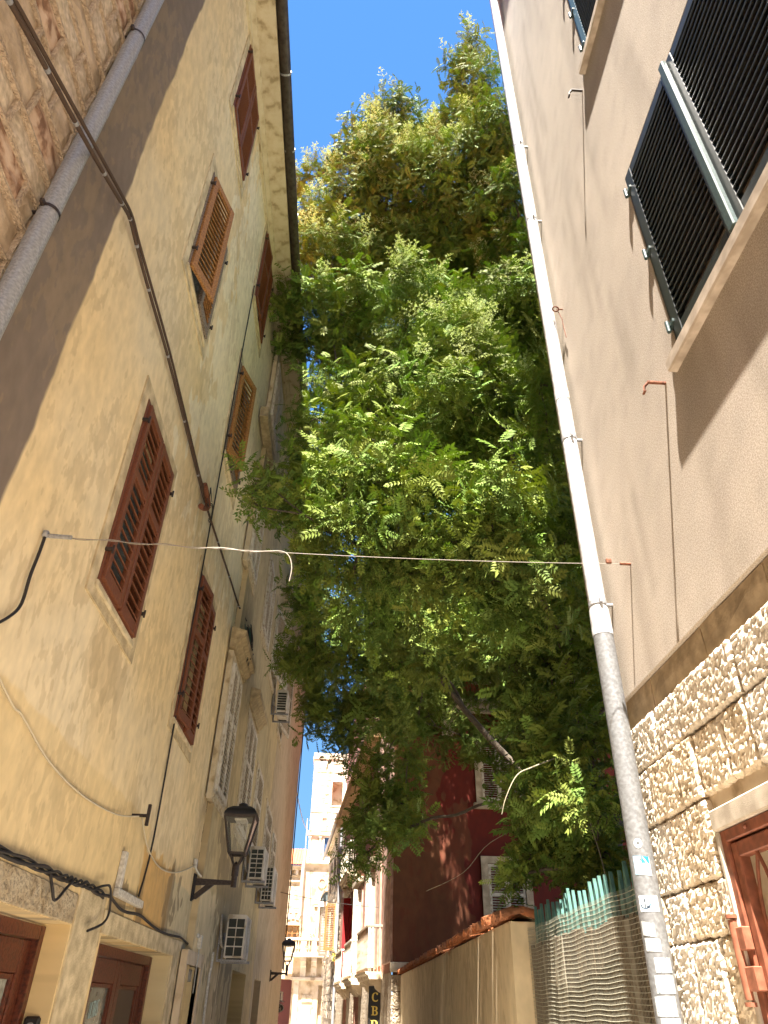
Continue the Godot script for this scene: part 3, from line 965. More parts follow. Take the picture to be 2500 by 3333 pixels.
	# windows
	for hh in [H1, H2]:
		var up: bool = hh == H2
		var fm: Material = M.teal if up else M.greenblack
		window_frame(t, hh[0], hh[1], hh[2], hh[3], 0.0, 0.03, 0.08, fm)
		var n := 2
		var mid := rz(1.085)
		leaf(t, hh[0] + 0.032, mid - 0.004, hh[2] + 0.015, hh[3] - 0.03, 0.012, 0.050, fm, M.greenblack, 0.0, true, 0.062, "", 40.0, false)
		leaf(t, mid + 0.004, hh[1] - 0.03, hh[2] + 0.015, hh[3] - 0.03, 0.012, 0.050, fm, M.greenblack, 0.0, true, 0.062, "", 40.0, false)
		var cv := MB.new()
		cv.cspan(Vector3(mid - 0.024, hh[2] + 0.015, 0.012), Vector3(mid + 0.024, hh[3] - 0.03, 0.040), 0.006)
		part("meeting_strip", cv, M.teal if up else M.greenmid, t)
		for yy in [hh[2] + 0.16, (hh[2] + hh[3]) * 0.5, hh[3] - 0.16]:
			var hb := MB.new()
			hb.cspan(Vector3(hh[0] - 0.012, yy - 0.012, -0.01), Vector3(hh[0] + 0.055, yy + 0.012, 0.020), 0.003)
			hb.tube([Vector3(hh[0] + 0.004, yy - 0.035, 0.022), Vector3(hh[0] + 0.004, yy + 0.035, 0.022)], 0.011, 8)
			part("hinge", hb, M.greenmid, t)
		var sl := MB.new()
		sl.cspan(Vector3(hh[0] - 0.075, hh[2] - 0.078, -0.05), Vector3(hh[1] + 0.08, hh[2] - 0.004, 0.045), 0.008)
		part("sill", sl, mat(0.53, 0.44, 0.35, 0.95, T.mottle, 1.0, T.sand, 0.03), t)
	var roof := MB.new()
	roof.span(Vector3(xc, top, -9), Vector3(x1, top + 0.25, 0.3))
	part("roof", roof, M.rooftile, t)
	# iron hooks in the wall
	for q in [[-2.457, rh(1.725), 0.095, M.rusty, "rusty bent iron hook on ochre wall below the big dark shutters"], [-2.432, rh(3.72), 0.085, M.brownmetal, "dark iron hook on ochre wall below the upper window"]]:
		var h := thing("wall_hook", q[4], "hook", Vector3(RX, q[1], 0), -PI / 2)
		var b := MB.new()
		b.cspan(Vector3(q[0] - 0.008, -0.008, -0.02), Vector3(q[0] + 0.008, 0.008, q[2]), 0.003)
		var arm := part("arm", b, q[3], h)
		var e := MB.new()
		e.tube([Vector3(q[0], 0, q[2] - 0.008), Vector3(q[0] - 0.012, -0.02, q[2] + 0.012), Vector3(q[0] - 0.018, -0.05, q[2] + 0.016)], [0.008, 0.007, 0.005], 6)
		e.cspan(Vector3(q[0] - 0.034, -0.058, q[2] + 0.010), Vector3(q[0] - 0.004, -0.050, q[2] + 0.022), 0.002)
		part("hook_end", e, q[3], h)
	var eh := thing("eye_hook", "small rusty eye hook with a wire end on ochre wall by drainpipe", "hook", Vector3(RX, 6.11, -3.525), -PI / 2)
	var eb := MB.new()
	eb.tube([Vector3(0, 0, -0.02), Vector3(0, 0, 0.035)], 0.006, 6)
	part("shank", eb, M.rusty, eh)
	var er := MB.new()
	var rr := []
	for i in 13:
		var a := TAU * i / 12.0
		rr.append(Vector3(cos(a) * 0.022, 0.0 + sin(a) * 0.006, 0.055 + sin(a) * 0.022))
	er.tube(rr, 0.006, 6, false)
	part("ring", er, M.rusty, eh)
	var ew := MB.new()
	ew.tube([Vector3(0, 0, 0.045), Vector3(0.005, -0.12, 0.02), Vector3(0.0, -0.2, 0.018), Vector3(0.0, -0.32, 0.012)], 0.0035, 5)
	part("wire_end", ew, M.rusty, eh)
	drainpipe_right()

func gate(t: Node3D, x0: float, x1: float, y1: float) -> void:
	var g := Node3D.new()
	g.name = "gate"
	t.add_child(g)
	var f := MB.new()
	var z := -0.005
	f.cspan(Vector3(x0 + 0.002, -0.05, z - 0.06), Vector3(x0 + 0.042, y1 - 0.002, z), 0.003)
	f.cspan(Vector3(x0 + 0.042, y1 - 0.044, z - 0.06), Vector3(x1, y1 - 0.002, z), 0.003)
	part("gate_frame", f, M.gatered, g)
	var l := MB.new()
	l.cspan(Vector3(x0 + 0.049, -0.02, z - 0.055), Vector3(x0 + 0.095, y1 - 0.052, z - 0.010), 0.004)
	l.cspan(Vector3(x0 + 0.095, y1 - 0.105, z - 0.055), Vector3(x1 - 0.02, y1 - 0.052, z - 0.010), 0.004)
	part("gate_leaf", l, M.gatered, g)
	var stud := MB.new()
	stud.cbox(Vector3(x0 + 0.22, y1 - 0.022, z + 0.006), Vector3(0.018, 0.018, 0.014), 0.006)
	part("stud", stud, M.gatered, g)
	# wrought bars: bowed pairs that meet and part
	for k in 4:
		var xa := x0 + 0.19 + k * 0.19
		for s in [-1, 1]:
			var pts := []
			for i in 29:
				var y := y1 - 0.10 - i * 0.065
				var ph := float(i) / 28.0 * TAU * 2.0
				pts.append(Vector3(xa + s * 0.075 * sin(ph + 0.2 + (PI if k % 2 == 1 else 0.0)), y, z - 0.033 + s * 0.009))
			var b := MB.new()
			b.tube(pts, 0.0075, 6)
			part("wrought_bar", b, M.gatered, g)
	var h := MB.new()
	h.tube([Vector3(x0 - 0.018, 1.70, z + 0.016), Vector3(x0 - 0.018, 1.95, z + 0.016)], 0.019, 12)
	h.tube([Vector3(x0 - 0.018, 1.955, z + 0.016), Vector3(x0 - 0.018, 1.968, z + 0.016)], 0.024, 12)
	h.tube([Vector3(x0 - 0.018, 1.680, z + 0.016), Vector3(x0 - 0.018, 1.693, z + 0.016)], 0.024, 12)
	h.cspan(Vector3(x0 - 0.01, 1.85, z - 0.01), Vector3(x0 + 0.05, 1.925, z + 0.022), 0.003)
	h.cspan(Vector3(x0 - 0.01, 1.725, z - 0.01), Vector3(x0 + 0.07, 1.80, z + 0.022), 0.003)
	part("hinge", h, mat(0.33, 0.115, 0.06, 0.7, T.mottle, 3.0), g)

func patch(c: Vector3, r: float, a0: float, a1: float, y0: float, y1: float, skew := 0.0) -> MB:
	var b := MB.new()
	var n := 6
	for i in n:
		var p: float = lerp(a0, a1, float(i) / n); var q: float = lerp(a0, a1, float(i + 1) / n)
		var P := Vector3(cos(p) * r, 0, sin(p) * r); var Q := Vector3(cos(q) * r, 0, sin(q) * r)
		var s0 := skew * float(i) / n; var s1 := skew * float(i + 1) / n
		b.quad(c + P + Vector3(0, y0 + s0, 0), c + Q + Vector3(0, y0 + s1, 0), c + Q + Vector3(0, y1 + s1, 0), c + P + Vector3(0, y1 + s0, 0), Vector2(float(i) / n, 1), Vector2(float(i + 1) / n, 1), Vector2(float(i + 1) / n, 0), Vector2(float(i) / n, 0))
	return b

func draw_line_px(im: Image, a: Vector2, b: Vector2, w: float, c: Color) -> void:
	var n := int(a.distance_to(b) * 2.0) + 1
	for i in n + 1:
		var p := a.lerp(b, float(i) / n)
		im.fill_rect(Rect2i(int(p.x - w * 0.5), int(p.y - w * 0.5), int(max(1.0, w)), int(max(1.0, w))), c)

func sticker_image(kind: int) -> ImageTexture:
	var im := Image.create(96, 96, false, Image.FORMAT_RGBA8)
	var paper := Color(0.86, 0.88, 0.88)
	var ink := Color(0.10, 0.16, 0.22)
	if kind == 0:
		im.fill(Color(0, 0, 0, 0))
		for y in 96:
			for x in 96:
				if Vector2(x - 47.5, y - 47.5).length() < 46: im.set_pixel(x, y, paper)
		for k in 12:
			var a := TAU * k / 12.0 + 0.1
			draw_line_px(im, Vector2(48, 46) + Vector2(cos(a), sin(a)) * 5, Vector2(48, 48) + Vector2(cos(a), sin(a)) * (18 + 9 * (k % 3)), 4, Color(0.12, 0.12, 0.12))
	elif kind == 1:
		im.fill(paper)
		im.fill_rect(Rect2i(2, 2, 44, 34), Color(0.10, 0.45, 0.65))
		for k in 14: draw_line_px(im, Vector2(2 + k, 62 - k * 2), Vector2(40 - k, 4 + k), 3, paper)
		for q in [[30, 62, 46, 40], [46, 40, 50, 12], [50, 12, 60, 40], [60, 40, 74, 60], [74, 60, 70, 74], [70, 74, 36, 74], [36, 74, 30, 62], [46, 52, 60, 52], [40, 64, 66, 62], [24, 86, 78, 80]]:
			draw_line_px(im, Vector2(q[0], q[1]), Vector2(q[2], q[3]), 3, ink)
		for q in [[2, 2, 94, 2], [94, 2, 94, 94], [94, 94, 60, 94]]: draw_line_px(im, Vector2(q[0], q[1]), Vector2(q[2], q[3]), 3, Color(0.15, 0.45, 0.6))
	elif kind == 2:
		im.fill(paper)
		for k in 9: draw_line_px(im, Vector2(6 + k * 4, 66 - (k % 3) * 5), Vector2(10 + k * 4, 46 + (k % 2) * 8), 3, Color(0.30, 0.55, 0.72))
		draw_line_px(im, Vector2(66, 24), Vector2(66, 74), 6, ink); draw_line_px(im, Vector2(54, 34), Vector2(78, 34), 5, ink)
		for i in 17:
			var a := PI * i / 16.0
			im.fill_rect(Rect2i(int(66 + cos(a) * 22) - 4, int(56 + sin(a) * 22) - 4, 8, 8), ink.lerp(Color(0.3, 0.5, 0.65), 0.3))
		for i in 12:
			var a := TAU * i / 12.0
			im.fill_rect(Rect2i(int(66 + cos(a) * 6) - 2, int(18 + sin(a) * 6) - 2, 4, 4), ink)
		im.fill_rect(Rect2i(46, 62, 14, 16), ink)
	else:
		im.fill(Color(0.73, 0.735, 0.73))
		var ns := noise(400 + kind, 0.05, 4)
		for y in 96:
			for x in 96:
				var v := ns.get_noise_2d(x, y)
				if v > 0.12: im.set_pixel(x, y, Color(0.62, 0.63, 0.63))
				elif v > 0.06: im.set_pixel(x, y, Color(0.5, 0.51, 0.52))
				if v < -0.42: im.set_pixel(x, y, Color(0.2, 0.32, 0.36))
	return ImageTexture.create_from_image(im)

func drainpipe_right() -> void:
	var c := Vector3(RX - 0.085, 0, -3.62)
	var t := thing("drainpipe", "white and grey drainpipe with stickers, at the corner of the ochre house", "pipe", c)
	var u := MB.new()
	u.tube([Vector3(0, 3.50, 0), Vector3(0, 6, 0), Vector3(0, 9, 0), Vector3(0, 15, 0)], 0.049, 24)
	part("upper_pipe", u, M.pvc, t)
	var l := MB.new()
	l.tube([Vector3(0, 0, 0), Vector3(0, 1.5, 0), Vector3(0, 3.44, 0)], 0.056, 24)
	part("lower_pipe", l, M.steel, t)
	var co := MB.new()
	co.tube([Vector3(0, 3.40, 0), Vector3(0, 3.43, 0), Vector3(0, 3.56, 0), Vector3(0, 3.575, 0)], [0.0575, 0.059, 0.056, 0.050], 24)
	part("collar", co, M.pvc, t)
	for y in [8.68, 7.42, 4.86, 3.60]:
		var k := MB.new()
		k.tube([Vector3(0, y - 0.012, 0), Vector3(0, y + 0.012, 0)], 0.053, 24, false)
		k.cspan(Vector3(0.03, y - 0.008, -0.01), Vector3(0.10, y + 0.008, 0.01), 0.002)
		k.cspan(Vector3(-0.010, y - 0.016, 0.048), Vector3(0.006, y + 0.016, 0.072), 0.002)
		part("clamp", k, M.zinc, t)
	for y in [5.3, 9.9]:
		var k := MB.new()
		k.tube([Vector3(0, y - 0.08, 0), Vector3(0, y, 0), Vector3(0, y + 0.004, 0)], [0.0515, 0.0525, 0.0495], 24)
		part("pipe_socket", k, M.pvc, t)
	# stickers on the side that faces the alley mouth
	var front := atan2(3.62, -1.415)
	var list := [[0, 2.29, 2.335, -0.42, 0.26, 0.0, "round white sticker with a dark star"], [1, 2.175, 2.255, -0.72, 0.62, 0.006, "blue and white picture sticker"], [2, 2.03, 2.095, -0.80, 0.75, 0.0, "white sticker with an anchor"], [3, 1.93, 1.985, -1.0, 0.1, 0.01, ""], [4, 1.875, 1.925, -0.9, 0.35, 0.004, ""], [5, 1.80, 1.855, -0.35, 0.95, 0.0, ""], [6, 1.725, 1.79, -0.55, 0.95, 0.0, ""], [7, 1.645, 1.715, -0.85, 0.75, 0.0, ""], [8, 1.56, 1.64, -0.6, 0.9, 0.0, ""], [9, 1.47, 1.545, -0.8, 0.7, 0.0, ""], [5, 1.40, 1.46, -0.7, 0.8, 0.0, ""]]
	for s in list:
		var b := patch(Vector3.ZERO, 0.0572, front - s[4], front - s[3], s[1], s[2], s[5])
		var m := uvmat(sticker_image(s[0]), 0.6)
		if s[0] == 0: m.transparency = BaseMaterial3D.TRANSPARENCY_ALPHA_SCISSOR
		var o := part("sticker", b, m, t)
		if s[6]: o.set_meta("label", s[6])

# ---------------------------------------------------------------- fence and garden wall past the ochre house
func garden() -> void:
	var fx := 1.68
	var t := thing("picket_fence", "green pointed picket fence hung with wire netting, between drainpipe and garden wall", "fence", Vector3(fx, 0, 0), -PI / 2)
	# own axes: x = world z, z out to the alley
	var pk := MB.new()
	var w := 0.034
	pk.prism([Vector2(-w, 0), Vector2(w, 0), Vector2(w, 0.93), Vector2(0.004, 1.0), Vector2(-0.004, 1.0), Vector2(-w, 0.93)], -0.011, 0.011)
	var pm := pk.mesh()
	var z := -4.06
	while z > -7.06:
		var h := rng.randf_range(2.36, 2.42)
		var b := Basis(Vector3(0, 0, 1), rng.randf_range(-0.012, 0.012)).scaled(Vector3(1, h, 1))
		put("picket", pm, M.picket, t, Transform3D(b, Vector3(z, 0, -0.03 + rng.randf_range(-0.006, 0.006))))
		z -= 0.122 + rng.randf_range(-0.008, 0.008)
	for y in [0.4, 1.85]:
		var r := MB.new()
		r.cspan(Vector3(-7.08, y, -0.10), Vector3(-4.02, y + 0.07, -0.052), 0.004)
		part("rail", r, M.picket, t)
	# weathered boards between the pickets and the netting
	var bd := MB.new()
	bd.cspan(Vector3(-0.042, 0, -0.008), Vector3(0.042, 1, 0.008), 0.003)
	var bm := bd.mesh()
	var woods := [mat(0.13, 0.10, 0.065, 0.9, T.wood, 2.0), mat(0.17, 0.13, 0.085, 0.9, T.wood, 2.3), mat(0.09, 0.066, 0.042, 0.9, T.wood, 2.6), mat(0.26, 0.23, 0.18, 0.9, T.stain, 2.0)]
	z = -4.02
	while z > -7.08:
		var h := rng.randf_range(2.09, 2.14)
		put("board", bm, woods[[0, 1, 2, 0, 1, 3][rng.randi() % 6]], t, Transform3D(Basis(Vector3(0, 0, 1), rng.randf_range(-0.01, 0.01)).scaled(Vector3(1, h, 1)), Vector3(z, 0, 0.004 + rng.randf_range(-0.003, 0.003))))
		z -= 0.092
	# wire netting: one sagging sheet of crossing wires
	var net := MB.new()
	var at := func(x: float, y: float):
		return Vector3(x, y + 0.006 * sin(x * 2.3) * (y / 2.2) + 0.004 * sin(x * 11.0 + y * 2.0), 0.048 + 0.008 * sin(x * 2.2 + y * 0.9))
	var yt := 2.245
	var y := 0.95
	while y <= yt:
		var pts := []
		for i in 37: pts.append(at.call(-4.0 - 3.06 * i / 36.0, y))
		net.tube(pts, 0.0017, 4, false)
		y += 0.0265
	var x := -4.0
	while x > -7.06:
		var pts := []
		for i in 15: pts.append(at.call(x, 0.95 + (yt - 0.95) * i / 14.0))
		net.tube(pts, 0.0011, 3, false)
		x -= 0.021
	var no := part("wire_netting", net, M.mesh, t)
	no.set_meta("kind", "stuff")
	# garden wall
	var g := thing("garden_wall", "stained cream garden wall capped with terracotta tiles, below the red house", "wall", Vector3(RX, 0, 0), -PI / 2)
	var wl := MB.new()
	var zn := -7.1
	var zf := -19.78
	wl.panel(Vector3.ZERO, Vector3.RIGHT, Vector3.UP, zf, zn, -0.1, 2.30, [])
	wl.panel(Vector3(zn, 0, 0), Vector3(0, 0, -1), Vector3.UP, 0.0, 0.24, -0.1, 2.30, [])
	wl.quad(Vector3(zf, 2.30, 0), Vector3(zn, 2.30, 0), Vector3(zn, 2.36, -0.12), Vector3(zf, 2.36, -0.12))
	wl.quad(Vector3(zf, 2.36, -0.12), Vector3(zn, 2.36, -0.12), Vector3(zn, 2.30, -0.24), Vector3(zf, 2.30, -0.24))
	wl.quad(Vector3(zn, -0.1, -0.24), Vector3(zf, -0.1, -0.24), Vector3(zf, 2.3, -0.24), Vector3(zn, 2.3, -0.24))
	wl.project_uv(Vector3(-1.0 / 12.7, 0, -1.0 / 12.7), -7.1 / 12.7, Vector3(0, -1.0 / 2.5, 0), 1.0)
	var tex := weathered(501, 1100, 220, W(0.82, 0.75, 0.61), W(0.77, 0.69, 0.55), W(0.50, 0.41, 0.30), 0.36, 0.42, [[0.0, 1.0, 0.0, 0.075, W(0.70, 0.45, 0.27), 0.7, 8.0]], 0.07)
	part("wall", wl, uvmat(tex, 0.93), g)
	# barrel tiles laid across the top
	var tl := MB.new()
	var n := 8
	for i in n:
		var a := PI * i / n; var b := PI * (i + 1) / n
		var A := Vector3(cos(a) * 0.08, sin(a) * 0.075, 0); var B := Vector3(cos(b) * 0.08, sin(b) * 0.075, 0)
		tl.quad(A, B, B * 0.86 + Vector3(0, 0.03, -0.2), A * 0.86 + Vector3(0, 0.03, -0.2))
		tl.quad(B * 0.84, A * 0.84, A * 0.70 + Vector3(0, 0.03, -0.2), B * 0.70 + Vector3(0, 0.03, -0.2))
		tl.quad(A * 0.84, B * 0.84, B, A)
	var tm := tl.mesh()
	z = zn - 0.05
	while z > zf + 0.1:
		for s in 2:
			var tr := Transform3D(Basis(Vector3.UP, rng.randf_range(-0.08, 0.08) + (PI if s == 1 else 0.0)) * Basis(Vector3.RIGHT, rng.randf_range(0.0, 0.22)) * Basis(Vector3(0, 0, 1), rng.randf_range(-0.22, 0.22)), Vector3(z + rng.randf_range(-0.012, 0.012), 2.318, 0.085 + rng.randf_range(-0.03, 0.03) if s == 0 else -0.29))
			put("roof_tile", tm, M.tile if rng.randf() < 0.6 else M.tile2, g, tr)
		z -= 0.215

# ---------------------------------------------------------------- the red house with its balconies
func far_street() -> void:
	red_house()
	rubble_house()
	palace()
	left_end_house()

# moves a helper frame's children up to its parent, in place
func flatten(s: Node3D) -> void:
	var p := s.get_parent()
	for c in s.get_children():
		var x: Transform3D = s.transform * c.transform
		var n := String(c.name)
		s.remove_child(c)
		c.name = n
		p.add_child(c, true)
		c.transform = x
	p.remove_child(s)
	s.free()

func face_frame(parent: Node3D, called: String, at: Vector3, U: Vector3) -> Node3D:
	var n := Node3D.new()
	n.name = called
	n.transform = Transform3D(Basis(U, Vector3.UP, U.cross(Vector3.UP)), at)
	parent.add_child(n, true)
	return n

func red_house() -> void:
	var o := Vector3(1.31, 0, -19.8)
	var t := thing("red_house", "dark red house with cream window frames and balconies beyond the garden wall", "house", o)
	var th := deg_to_rad(4.2)
	var U := Vector3(sin(th), 0, cos(th))
	var red := W(0.40, 0.125, 0.07)
	# garden front: local x to the right, faces the camera
	var holes := [[2.37, 3.31, 6.24, 7.96, 0.2, true], [2.40, 3.33, 3.0, 4.74, 0.2, true], [2.50, 3.30, 9.7, 11.2, 0.2, true]]
	var f := MB.new()
	f.panel(Vector3.ZERO, Vector3.RIGHT, Vector3.UP, 0, 8.5, -0.1, 13.0, holes)
	f.project_uv(Vector3(1.0 / 8.5, 0, 0), -1.31 / 8.5 * 0.0, Vector3(0, -1.0 / 13.2, 0), 1.0)
	var zones := [[-0.2, 0.155, 0.32, 1.2, W(0.42, 0.27, 0.16), 0.9, 26.0], [-0.2, 0.225, 0.55, 1.2, W(0.40, 0.25, 0.15), 0.75, 40.0], [-0.2, 0.27, 0.72, 1.2, W(0.39, 0.23, 0.14), 0.7, 40.0], [-0.2, 1.2, -0.2, 0.31, W(0.60, 0.36, 0.20), 0.9, 8.0]]
	part("garden_front", f, uvmat(weathered(601, 520, 780, red, W(0.35, 0.10, 0.055), W(0.42, 0.16, 0.10), 0.30, 0.35, zones, 0.10), 0.92), t)
	for h in [[2.37, 3.31, 6.24, 7.96], [2.40, 3.33, 3.0, 4.74], [2.50, 3.30, 9.7, 11.2]]:
		band(t, h[0] - 0.17, h[1] + 0.17, h[2] - 0.05, h[3] + 0.16, h[0], h[1], h[2], h[3], 0.05, M.cream)
		var sl := MB.new()
		sl.cspan(Vector3(h[0] - 0.26, h[2] - 0.20, -0.05), Vector3(h[1] + 0.26, h[2] - 0.055, 0.14), 0.015)
		part("sill", sl, M.cream, t)
		var m: float = (h[0] + h[1]) * 0.5
		leaf(t, h[0] + 0.01, m - 0.003, h[2] + 0.01, h[3] - 0.01, 0.02, 0.058, M.whitewood, M.whitewood2, 0.0, true, 0.06, "", 40.0)
		leaf(t, m + 0.003, h[1] - 0.01, h[2] + 0.01, h[3] - 0.01, 0.02, 0.058, M.whitewood, M.whitewood2, 0.0, true, 0.06, "", 40.0)
	# string cornice and its scroll bracket
	var co := MB.new()
	co.cspan(Vector3(-0.30, 8.62, -0.1), Vector3(8.5, 8.74, 0.12), 0.02)
	co.cspan(Vector3(-0.36, 8.74, -0.1), Vector3(8.5, 8.86, 0.24), 0.02)
	co.cspan(Vector3(-0.40, 8.86, -0.1), Vector3(8.5, 8.98, 0.32), 0.02)
	part("cornice", co, M.cream, t)
	for bx in [1.64, 5.2]:
		var br := MB.new()
		br.xf = Transform3D(Basis(Vector3(0, 0, 1), Vector3(0, 1, 0), Vector3(-1, 0, 0)), Vector3.ZERO)
		br.prism([Vector2(-0.05, 7.95), Vector2(0.16, 7.95), Vector2(0.20, 8.05), Vector2(0.17, 8.18), Vector2(0.27, 8.32), Vector2(0.29, 8.55), Vector2(0.26, 8.62), Vector2(-0.05, 8.62)], -bx, -bx + 0.32)
		part("scroll_bracket", br, M.cream, t)
	var lg := MB.new()
	lg.cspan(Vector3(-0.06, 2.36, -0.1), Vector3(8.5, 2.56, 0.06), 0.02)
	part("base_ledge", lg, M.cream, t)
	var y := 0.0
	while y < 2.3:
		var q := MB.new()
		var wd := 0.5 if int(y * 10) % 2 == 0 else 0.36
		rough_block(q, 0.0 - 0.03, wd, y + 0.005, y + 0.32, -0.1, 0.03, 0.008, 4, 3)
		part("quoin", q, M.stonefar, t)
		y += 0.33
	# street front, turned a little to the left
	var s := Node3D.new()
	s.name = "street_front"
	s.transform = Transform3D(Basis(U, Vector3.UP, U.cross(Vector3.UP)), Vector3.ZERO)
	t.add_child(s)
	var sh := [[-4.9, -3.5, 2.55, 5.0, 0.3, true], [-9.0, -7.4, 2.55, 5.0, 0.3, true], [-13.2, -11.5, 2.55, 5.2, 0.3, true], [-5.0, -3.6, 6.0, 7.8, 0.2, true], [-9.0, -7.5, 6.0, 7.9, 0.2, true], [-13.3, -11.6, 6.0, 7.9, 0.2, true], [-4.2, -2.4, -0.2, 2.0, 0.3, true], [-9.5, -7.6, -0.2, 2.0, 0.3, true], [-13.6, -12.0, -0.2, 2.0, 0.3, true]]
	var p := MB.new()
	p.panel(Vector3.ZERO, Vector3.RIGHT, Vector3.UP, -17.0, 0, 2.36, 13.0, sh)
	part("wall", p, M.pinkwall, s)
	var p2 := MB.new()
	p2.panel(Vector3(0, 0, 0.02), Vector3.RIGHT, Vector3.UP, -17.0, -0.05, -0.1, 2.36, sh)
	part("stone_ground_floor", p2, M.stonefar, s)
	var ev := MB.new()
	ev.cspan(Vector3(-16.8, 8.70, -0.1), Vector3(-2.8, 8.86, 0.42), 0.03)
	ev.cspan(Vector3(-16.8, 8.86, -0.1), Vector3(-2.8, 8.95, 0.50), 0.03)
	part("eave", ev, mat(0.55, 0.36, 0.17, 0.9, T.mottle, 0.6), s)
	var pil := MB.new()
	pil.cspan(Vector3(-1.5, 2.56, -0.05), Vector3(-0.03, 8.62, 0.06), 0.01)
	pil.cspan(Vector3(-3.2, 2.56, -0.05), Vector3(-2.3, 8.62, 0.05), 0.01)
	part("corner_pilaster", pil, M.pinkpale, s)
	for k in 3:
		var h = sh[k]
		window_frame(s, h[0] - 0.15, h[1] + 0.15, h[2] - 0.02, h[3] + 0.15, 0.05, 0.16, 0.12, M.pinkpale, "door_surround")
		var lf := MB.new()
		lf.cspan(Vector3(h[1] - 0.05, h[2] + 0.02, 0.02), Vector3(h[1] + 0.0, h[3] - 0.05, 0.32), 0.005)
		part("door_leaf", lf, M.whitewood if k < 2 else M.redcloth, s)
		var hd := MB.new()
		hd.cspan(Vector3(h[0] - 0.25, h[3] + 0.16, -0.05), Vector3(h[1] + 0.25, h[3] + 0.34, 0.22), 0.02)
		part("door_hood", hd, M.cream, s)
	for k in range(3, 6):
		var h = sh[k]
		window_frame(s, h[0] - 0.13, h[1] + 0.13, h[2] - 0.12, h[3] + 0.13, 0.05, 0.14, 0.12, M.pinkpale)
		leaf(s, h[0], (h[0] + h[1]) * 0.5, h[2], h[3], 0.03, 0.06, M.whitewood, M.whitewood2, 0.0, false, 0.06)
		leaf(s, (h[0] + h[1]) * 0.5, h[1], h[2], h[3], 0.03, 0.06, M.whitewood, M.whitewood2, 0.0, false, 0.06)
	var cur := MB.new()
	cur.span(Vector3(-11.5, 2.6, -0.05), Vector3(-11.3, 4.9, 0.10))
	part("red_awning_cloth", cur, M.redcloth, s)
	var bal := [[-4.5, -1.7, 2.42, mat(0.40, 0.32, 0.24, 0.8, T.stain, 1.0), 0.42], [-9.0, -6.5, 2.40, M.whitewood, 0.42], [-13.4, -10.5, 2.36, M.whitewood, 0.40], [-12.6, -9.0, 5.75, M.whitewood, 0.42]]
	for q in bal: balcony(s, q[0], q[1], q[2], q[4], q[3])
	flatten(s)
	# hanging shop sign
	var sg := thing("shop_sign", "tall black hanging sign with yellow letters C B D under the balcony", "sign", Vector3(1.0, 0, -21.9), 0.0)
	var sb := MB.new()
	sb.cspan(Vector3(-0.155, 1.0, -0.06), Vector3(0.155, 2.12, 0.06), 0.012)
	part("board", sb, mat(0.012, 0.012, 0.012, 0.4), sg)
	var ft := SystemFont.new()
	ft.font_names = PackedStringArray(["Droid Serif"])
	ft.font_weight = 700
	for i in 3:
		var tm := TextMesh.new()
		tm.text = "CBD"[i]
		tm.font = ft
		tm.font_size = 48
		tm.pixel_size = 0.285 / 48.0 * 0.95
		tm.depth = 0.012
		put("letter", tm, mat(0.62, 0.46, 0.09, 0.5), sg, Transform3D(Basis.IDENTITY, Vector3(0, 1.885 - i * 0.285, 0.064)))
	var ar := MB.new()
	ar.tube([Vector3(0.0, 2.12, 0), Vector3(0.0, 2.2, 0), Vector3(0.25, 2.22, 0)], 0.014, 8)
	part("bracket", ar, M.iron, sg)

func balcony(s: Node3D, x0: float, x1: float, y: float, d: float, m: Material) -> void:
	var sl := MB.new()
	sl.xf = Transform3D(Basis(Vector3(0, 0, 1), Vector3(0, 1, 0), Vector3(-1, 0, 0)), Vector3.ZERO)
	sl.prism([Vector2(-0.05, y - 0.16), Vector2(d - 0.06, y - 0.16), Vector2(d - 0.03, y - 0.08), Vector2(d + 0.03, y - 0.05), Vector2(d + 0.05, y), Vector2(-0.05, y)], -x1, -x0)
	var b := part("balcony", sl, M.creamtrim, s)
	var rl := MB.new()
	rl.cspan(Vector3(x0, y + 0.98, d - 0.04), Vector3(x1, y + 1.04, d + 0.02), 0.008)
	rl.cspan(Vector3(x0, y + 0.98, 0), Vector3(x0 + 0.06, y + 1.04, d - 0.041), 0.008)
	rl.cspan(Vector3(x1 - 0.06, y + 0.98, 0), Vector3(x1, y + 1.04, d - 0.041), 0.008)
	rl.cspan(Vector3(x0, y + 0.06, d - 0.03), Vector3(x1, y + 0.09, d + 0.01), 0.004)
	part("handrail", rl, m, b)
	var bm := MB.new()
	bm.span(Vector3(-0.012, y + 0.001, -0.012), Vector3(0.012, y + 0.98, 0.012))
	var mm := bm.mesh()
	var x := x0 + 0.03
	while x < x1:
		put("baluster", mm, m, b, Transform3D(Basis.IDENTITY, Vector3(x, 0, d - 0.01)))
		x += 0.22
	for q in [0.06, 0.15, 0.24, 0.32]:
		for xx in [x0 + 0.03, x1 - 0.03]:
			put("baluster", mm, m, b, Transform3D(Basis.IDENTITY, Vector3(xx, 0, q)))
	# scrolled corbels
	for cx in [x0 + 0.3, (x0 + x1) * 0.5, x1 - 0.3]:
		for k in 3:
			var c := MB.new()
			c.xf = sl.xf
			var yy := y - 0.16
			c.prism([Vector2(-0.05, yy), Vector2(d - 0.08, yy), Vector2(d - 0.09, yy - 0.08), Vector2(d - 0.17, yy - 0.13), Vector2(d - 0.22, yy - 0.12), Vector2(d - 0.26, yy - 0.20), Vector2(0.06, yy - 0.27), Vector2(-0.05, yy - 0.30)], -(cx + k * 0.075 - 0.07), -(cx + k * 0.075 - 0.12))
			part("corbel", c, M.creamtrim, b)

